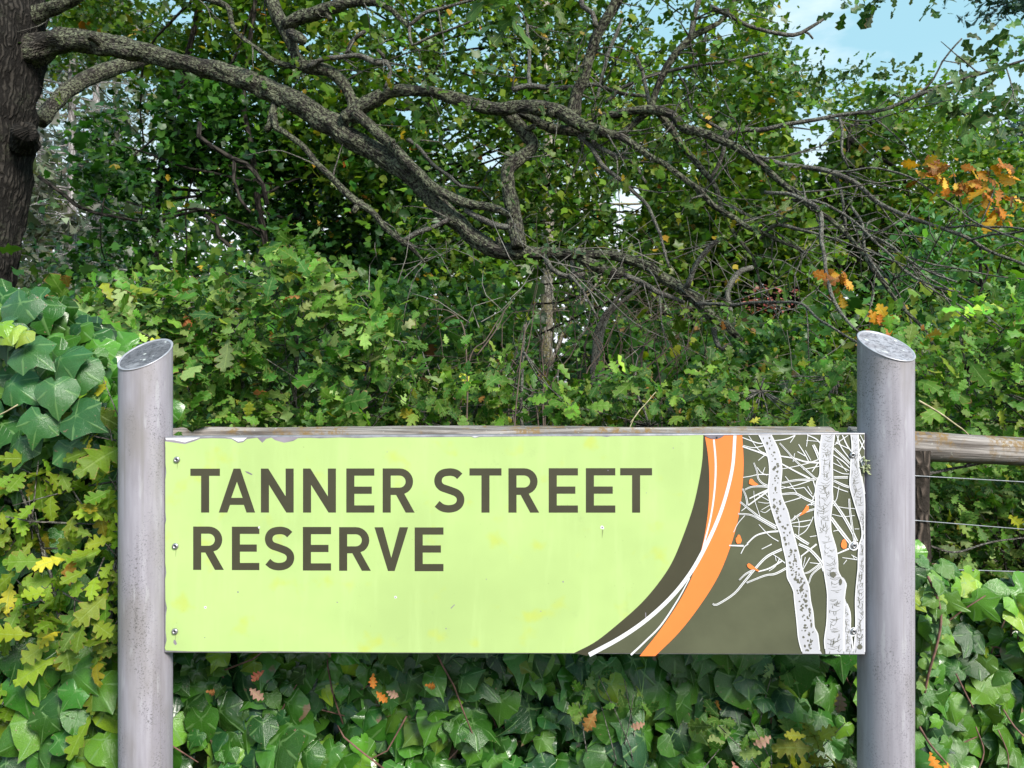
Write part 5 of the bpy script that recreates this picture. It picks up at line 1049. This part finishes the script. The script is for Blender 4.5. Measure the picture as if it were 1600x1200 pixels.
def boughs(root, cs, trunk_q, n, r, mat, name='branches'):
    T = Tubes(); tq = np.array(trunk_q)[:, :3]
    for c in cs[R.choice(len(cs), min(n, len(cs)), replace=False)]:
        cand = tq[np.abs(tq[:, 2] - (c[2] - .4)).argmin()] if R.random() < .7 else tq[R.integers(len(tq))]
        v = c - cand; L_ = np.linalg.norm(v); m1 = cand + v * .35 + R.normal(0, .06 * L_, 3); m2 = cand + v * .7 + R.normal(0, .06 * L_, 3)
        rr = min(r, .012 * L_ + .006); T.add([(*cand, rr), (*m1, rr * .75), (*m2, rr * .5), (*c, rr * .2)], .12, 6, 0, 3, .03)
    T.obj(name, mat, root, 'stuff')
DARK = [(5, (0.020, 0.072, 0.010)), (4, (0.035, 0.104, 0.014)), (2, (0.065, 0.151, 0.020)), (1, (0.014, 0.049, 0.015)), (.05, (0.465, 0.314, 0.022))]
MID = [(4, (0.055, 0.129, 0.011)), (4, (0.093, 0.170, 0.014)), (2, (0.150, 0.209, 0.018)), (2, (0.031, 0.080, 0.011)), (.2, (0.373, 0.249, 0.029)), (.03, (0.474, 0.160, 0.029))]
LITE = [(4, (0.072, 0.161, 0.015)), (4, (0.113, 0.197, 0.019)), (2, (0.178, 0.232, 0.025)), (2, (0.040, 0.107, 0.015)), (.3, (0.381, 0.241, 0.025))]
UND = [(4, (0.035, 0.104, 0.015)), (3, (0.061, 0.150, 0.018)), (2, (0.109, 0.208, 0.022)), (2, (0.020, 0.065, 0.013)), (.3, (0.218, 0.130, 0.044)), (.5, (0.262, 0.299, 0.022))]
mp_ = empty('maple_tree', (P(242, 0, 8).x, 8, 0), 'dark green maple filling the shade under the big limb left of the middle', 'tree')
q = trunk_px(mp_, [(245, 900, 16), (243, 600, 13), (242, 450, 12), (245, 330, 11), (262, 200, 10), (300, 60, 8), (330, -150, 6)], 8.0, M['dark_bark'])
q2 = trunk_px(mp_, [(480, 850, 12), (450, 600, 11), (425, 430, 11), (405, 330, 10), (395, 240, 9), (380, 150, 8), (400, 0, 6)], 7.6, M['dark_bark'], 10, 'branch')
for rows in ([(312, 190, 7), (310, 212, 8), (330, 228, 8), (362, 245, 8), (385, 255, 7), (410, 290, 8), (418, 320, 8)], [(366, 245, 6), (365, 280, 6), (375, 310, 6), (390, 330, 5)], [(60, 275, 6), (95, 300, 6), (120, 320, 6), (150, 332, 5), (180, 340, 5), (215, 346, 4)], [(320, 335, 6), (338, 350, 7), (342, 370, 7), (368, 390, 7)]): trunk_px(mp_, rows, 7.0, M['dark_bark'], 8, 'branch')
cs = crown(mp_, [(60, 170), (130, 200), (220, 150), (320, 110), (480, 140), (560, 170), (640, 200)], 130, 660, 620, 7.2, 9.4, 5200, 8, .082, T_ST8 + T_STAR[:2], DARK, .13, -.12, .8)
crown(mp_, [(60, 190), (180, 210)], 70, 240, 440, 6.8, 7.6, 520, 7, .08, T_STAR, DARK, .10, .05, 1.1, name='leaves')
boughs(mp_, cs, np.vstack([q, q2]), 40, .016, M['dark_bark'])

bo = empty('oak_tree', (P(700, 0, 9).x, 9, 0), 'yellow-green leafy oak canopy behind and above the limbs in the upper middle', 'tree')
q = trunk_px(bo, [(640, 900, 20), (650, 600, 18), (655, 420, 16), (665, 200, 14), (690, 0, 12), (700, -200, 10)], 10.5, M['dark_bark'])
cs = crown(bo, [(90, -260), (1110, -260), (1165, -40), (1200, 55), (1235, 120), (1290, 195), (1360, 260)], 90, 1350, 430, 7.2, 10.5, 11500, 8.5, .076, T_ST8 + T_OAKF[:2], MID, .15, -.07, .95, bot=[(90, 120), (250, 140), (420, 200), (560, 330), (700, 430), (1360, 450)])  # crown carried on unseen above the view, added to shade the wood below
boughs(bo, cs, q, 55, .016, M['dark_bark'])

pt = empty('pale_trunk_tree', (P(855, 0, 13).x, 13, 0), 'tall slim tree with a pale yellowish trunk seen below the limb in the middle', 'tree')
q = trunk_px(pt, [(856, 800, 21), (854, 560, 20), (854, 500, 19), (855, 440, 19), (856, 330, 18), (857, 250, 17), (856, 150, 15), (850, 0, 13), (850, -200, 10)], 13, M['pale_bark'], 18)
cs = crown(pt, [(500, 90), (1150, 120)], 560, 1180, 470, 13.2, 15.5, 1900, 8, .12, T_ST8, MID, .22, -.1, .6)
boughs(pt, cs, q, 22, .03, M['pale_bark'])

rt_ = empty('oak_tree', (P(1330, 0, 9).x, 9, 0), 'sunlit green oak rising against the sky right of the middle', 'tree')
q = trunk_px(rt_, [(1305, 850, 14), (1304, 600, 13), (1304, 520, 12), (1310, 420, 10), (1320, 300, 8), (1328, 200, 6)], 8.6, M['dark_bark'])
trunk_px(rt_, [(1304, 560, 9), (1322, 540, 8), (1340, 530, 7), (1360, 520, 5)], 8.6, M['dark_bark'], 8, 'branch'); trunk_px(rt_, [(1378, 800, 7), (1377, 560, 6), (1378, 480, 6), (1382, 430, 5)], 8.2, M['dark_bark'], 8, 'branch'); trunk_px(rt_, [(1385, 620, 8), (1396, 520, 7), (1404, 470, 6)], 8.2, M['dark_bark'], 8, 'branch')
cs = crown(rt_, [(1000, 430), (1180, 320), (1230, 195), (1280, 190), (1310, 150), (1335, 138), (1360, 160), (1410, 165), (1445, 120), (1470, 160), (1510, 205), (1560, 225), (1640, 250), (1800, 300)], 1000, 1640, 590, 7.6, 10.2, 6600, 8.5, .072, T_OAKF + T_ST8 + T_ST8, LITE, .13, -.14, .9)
boughs(rt_, cs, q, 70, .025, M['dark_bark'])

lb = empty('laurel_bush', (P(1520, 0, 6).x, 6.2, 0), 'glossy bright green laurel bush below the rusty leaves at the right', 'bush')
cs = crown(lb, [(1380, 420), (1430, 340), (1480, 315), (1560, 350), (1640, 380), (1800, 400)], 1380, 1840, 720, 5.6, 6.8, 1300, 6, .075, T_OVAL, [(4, (.06, .17, .035)), (3, (.09, .22, .04)), (2, (.035, .11, .03))], .1, -.12, 1.2, face=.6)
q = trunk_px(lb, [(1560, 980, 10), (1555, 700, 9), (1540, 520, 7), (1530, 380, 4)], 6.2, M['dark_bark'], 8, 'stem'); boughs(lb, cs, q, 40, .012, M['dark_bark'], 'stems')

cd = empty('cedar_tree', (P(1660, 0, 15).x, 15, 0), 'dark blue-green cedar with layered drooping boughs at the right edge', 'tree')
q = trunk_px(cd, [(1690, 800, 34), (1685, 500, 30), (1680, 200, 24), (1675, -100, 16)], 15, M['dark_bark'])
CED = [(4, (.035, .075, .065)), (3, (.055, .10, .085)), (1, (.08, .12, .10))]
allc = []
T = Tubes()
for y0, xl, dr in ((205, 1540, 30), (240, 1525, 45), (275, 1530, 40), (300, 1560, 40), (180, 1575, 30), (-10, 1500, -10), (8, 1545, 5), (160, 1600, 20), (330, 1590, 30)):
    a, b = P(1690, y0 - 12, 15), P(xl, y0 + dr, 14.2 + R.uniform(-.5, .8)); m = (a + b) / 2 + Vector((0, 0, .12)); T.add([(*a, .05), (*m, .03), (*b, .008)], .2, 6)
    for t in np.linspace(.2, 1, 34): c = np.array(a) * (1 - t) ** 2 + 2 * np.array(m) * t * (1 - t) + np.array(b) * t * t; allc += [c + R.normal(0, (.22, .2, .07)) for _ in range(3)]
T.obj('boughs', M['dark_bark'], cd, 'stuff'); allc = np.array(allc)
L = Leaves(); sprays(L, allc, np.tile((-.4, -.3, -.4), (len(allc), 1)), 3.5, .12, .06, CED, .4, .3); p, f, s, c = L.cat(); leaf_mass('crown', cd, M['far'], T_NEED, p, f, s, c)

def conifer(x, d, wpx, ytop, label, spread_px, pal, nb, bare=False):
    r = empty('pine_tree', (P(x, 0, d).x, d, 0), label, 'tree', 'grey pines beyond the trunk at the left')
    q = trunk_px(r, [(x + 2, 600 + CH * F / d, wpx * 1.3), (x, 560, wpx * 1.15), (x, 400, wpx), (x + 1, 250, wpx * .9), (x, 100, wpx * .75), (x, ytop, wpx * .3)], d, M['pine_bark'], 12)
    T = Tubes(); cs = []
    for _ in range(nb):
        y = R.uniform(ytop, 500); a = P(x, y, d); L_ = spread_px / F * d * R.uniform(.4, 1); th = R.uniform(0, 6.28); e = np.array(a) + np.array((math.cos(th) * L_, math.sin(th) * L_, -L_ * R.uniform(-.05, .35))); m = (np.array(a) + e) / 2 + (0, 0, .08 * L_)
        T.add([(*a, .02), (*m, .012), (*e, .005)], .3, 5, 0, 2, .06)
        for t in np.linspace(.25, 1, 9):
            c = np.array(a) * (1 - t) ** 2 + 2 * m * t * (1 - t) + e * t * t; tw = c + R.normal(0, (.25, .25, .14)); T.add([(*c, .006), (*tw, .002)], .3, 4); cs.append(tw)
    T.obj('branches', M['pine_bark'], r, 'stuff'); cs = np.array(cs)
    L = Leaves(); k = cs[R.random(len(cs)) < (.2 if bare else .42)]; sprays(L, k, np.tile((0, 0, -.2), (len(k), 1)), 4, .26, .12, pal, .3, .3); p, f, s, c = L.cat(); leaf_mass('crown', r, M['far'], T_NEED, p, f, s, c)
GREYG = [(3, (.12, .135, .10)), (2, (.19, .195, .16)), (2, (.07, .095, .06))]
tube_px('branch', [(62, 190, 22), (95, 150, 22), (130, 127, 23), (160, 113, 23), (200, 98, 22), (240, 88, 17)], 5.6, 6.4, M['limb_bark'], 24, .03, .14, 6, .01)
conifer(112, 17, 14, -200, 'grey pine trunk standing just right of the big oak trunk', 150, GREYG, 90)
conifer(150, 22, 12, -120, 'slimmer pale pine with bare lower stem between the maple and the grey pine', 110, GREYG, 80)
conifer(180, 27, 10, -60, 'thin distant pine hung with bare grey twigs right of the pale pine', 120, GREYG, 90, True)
conifer(62, 24, 10, -60, 'distant pine half hidden by the edge of the oak trunk', 110, GREYG, 70)

rm = empty('red_maple', (P(1198, 0, 18).x, 18, 0), 'small crimson maple glimpsed far off beneath the branches on the right', 'tree')
cs = crown(rm, [(1160, 465), (1180, 448), (1200, 445), (1230, 455), (1245, 470)], 1150, 1245, 530, 17.2, 19, 150, 6, .13, T_STAR, [(3, (.36, .085, .085)), (2, (.42, .15, .13)), (1, (.10, .13, .03))], .3, -.5); q = trunk_px(rm, [(1198, 690, 7), (1198, 560, 6), (1200, 470, 4)], 18, M['dark_bark'], 8)

def scrub(label, x0, x1, d0, d1, prof, n, size, pal, base, temps, gate=-.05, per=6, y1=760, name='shrub', canes=30):
    r = empty(name, base, label, 'shrub'); cs = crown(r, prof, x0, x1, y1, d0, d1, n, per, size, temps, pal, .09, gate, 1.3, face=.5, name='foliage')
    T = Tubes()
    for c in cs[R.choice(len(cs), min(canes, len(cs)), replace=False)]:
        b = np.array((c[0] + R.normal(0, .25), c[1] + R.normal(0, .2), 0)); T.add([(*b, .011), (*((b + c) / 2 + R.normal(0, .08, 3)), .008), (*c, .003)], .12, 6, 0, 4, .03)
    T.obj('stems', M['dark_bark'], r, 'stuff'); return r
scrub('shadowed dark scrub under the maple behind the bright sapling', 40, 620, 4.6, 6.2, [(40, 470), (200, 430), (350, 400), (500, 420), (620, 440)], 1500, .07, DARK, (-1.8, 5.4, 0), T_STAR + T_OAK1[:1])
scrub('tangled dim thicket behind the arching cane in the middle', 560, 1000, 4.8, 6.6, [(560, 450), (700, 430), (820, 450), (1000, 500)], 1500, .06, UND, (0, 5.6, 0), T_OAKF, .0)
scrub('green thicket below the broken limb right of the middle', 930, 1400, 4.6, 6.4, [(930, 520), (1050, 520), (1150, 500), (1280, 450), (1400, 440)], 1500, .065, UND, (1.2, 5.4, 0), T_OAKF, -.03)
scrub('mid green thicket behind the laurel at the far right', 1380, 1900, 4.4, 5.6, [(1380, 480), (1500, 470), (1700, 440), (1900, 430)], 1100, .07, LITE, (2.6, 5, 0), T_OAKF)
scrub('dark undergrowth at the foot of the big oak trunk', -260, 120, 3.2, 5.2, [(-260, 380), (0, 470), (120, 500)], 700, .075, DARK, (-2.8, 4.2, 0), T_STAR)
# tangled bare brambles, middle right
tb = empty('bramble_thicket', (P(935, 0, 4.5).x, 4.5, 0), 'tangle of bare brown bramble stems rising under the broken limb', 'bramble')
T = Tubes()
for i in range(34):
    x = R.normal(945, 60); d = 4.4 + R.normal(0, .25); T.add([(*P(x + R.normal(0, 15), 960, d), .005), (*P(x + R.normal(0, 20), 640, d), .0045), (*P(x + R.normal(5, 28), 540, d), .0035), (*P(x + R.normal(25, 45), 470 + R.normal(0, 25), d), .002), (*P(x + R.normal(50, 70), 460 + R.normal(0, 40), d), .0012)], .08, 5, 0, 5, .012)
for i in range(70):
    x, y, d = R.uniform(600, 1150), R.uniform(480, 660), R.uniform(3.6, 5); T.add([(*P(x, y, d), .0022), (*P(x + R.normal(0, 40), y - R.uniform(0, 50), d), .0018), (*P(x + R.normal(0, 80), y - R.normal(30, 50), d), .0008)], .08, 4, 0, 6, .012)
T.obj('stems', M['cane'], tb, 'stuff'); T = Tubes()
for i in range(170):
    x, y, d = R.uniform(560, 1400), R.uniform(400, 650), R.uniform(3.6, 6.5); a = R.normal(0, 1); T.add([(*P(x, y, d), .0026), (*P(x + 30 * a, y - R.uniform(10, 45), d + R.normal(0, .1)), .002), (*P(x + 60 * a + R.normal(0, 20), y - R.uniform(20, 90), d), .0009)], .1, 4, 0, 6, .02)
T.obj('twigs', M['grey_twig'], tb, 'stuff')
tm = Tubes()
for dx in (0, 8): tm.add([(*P(925 + dx, 980, 4.3), .02), (*P(928 + dx, 580, 4.3), .018), (*P(936 + dx, 510, 4.3), .014), (*P(955 + dx, 480, 4.3), .011), (*P(975 + dx * 2, 455, 4.3), .008), (*P(998 + dx, 440, 4.3), .004)], .05, 8, .1, 6, .01)
tm.obj('main_stem', M['twig_bark'], tb)
# the wood beyond, one mass
fw = bpy.data.objects.new('distant_woodland', None); bpy.data.objects.remove(fw)
def far_wood(name, prof, x0, x1, y1, d0, d1, n, per, size, pal, gate, gscale=.35, temps=None):
    x = R.uniform(x0, x1, n); yt = np.interp(x, [p[0] for p in prof], [p[1] for p in prof]); y = yt + (y1 - yt) * R.uniform(0, 1, n); d = R.uniform(d0, d1, n)
    cs = np.column_stack([(x - 800) / F * d, d, CH - (y - 600) / F * d]); g = np.array([mnoise.noise(Vector(tuple(c * gscale))) for c in cs]); cs = cs[g > gate]
    L = Leaves(); sprays(L, cs, unit(R.normal(0, 1, (len(cs), 3))), per, size, .35, pal, .2, .4); p, f, s, c = thin(L)
    return leaf_mass(name, None, M['far'], temps or T_ST8[:2] + T_OVAL, p, f, s, c)
far_wood('distant_woodland', [(-400, 300), (250, 260), (330, 240), (600, 250), (900, 280), (1150, 300), (1300, 330), (1500, 260), (2000, 200)], -400, 2000, 660, 24, 42, 7000, 6, .44, UND + MID, -.4)
far_wood('distant_grey_wood', [(-400, 200), (40, 160), (240, 160), (320, 260)], -300, 320, 640, 30, 40, 900, 6, .34, GREYG + [(1, (.22, .15, .08))], -.05, temps=T_NEED)
far_wood('distant_undergrowth', [(-500, 500), (2100, 500)], -500, 2100, 680, 10, 18, 4600, 6, .18, UND + [(2, (.12, .15, .03))], -.25, .7)
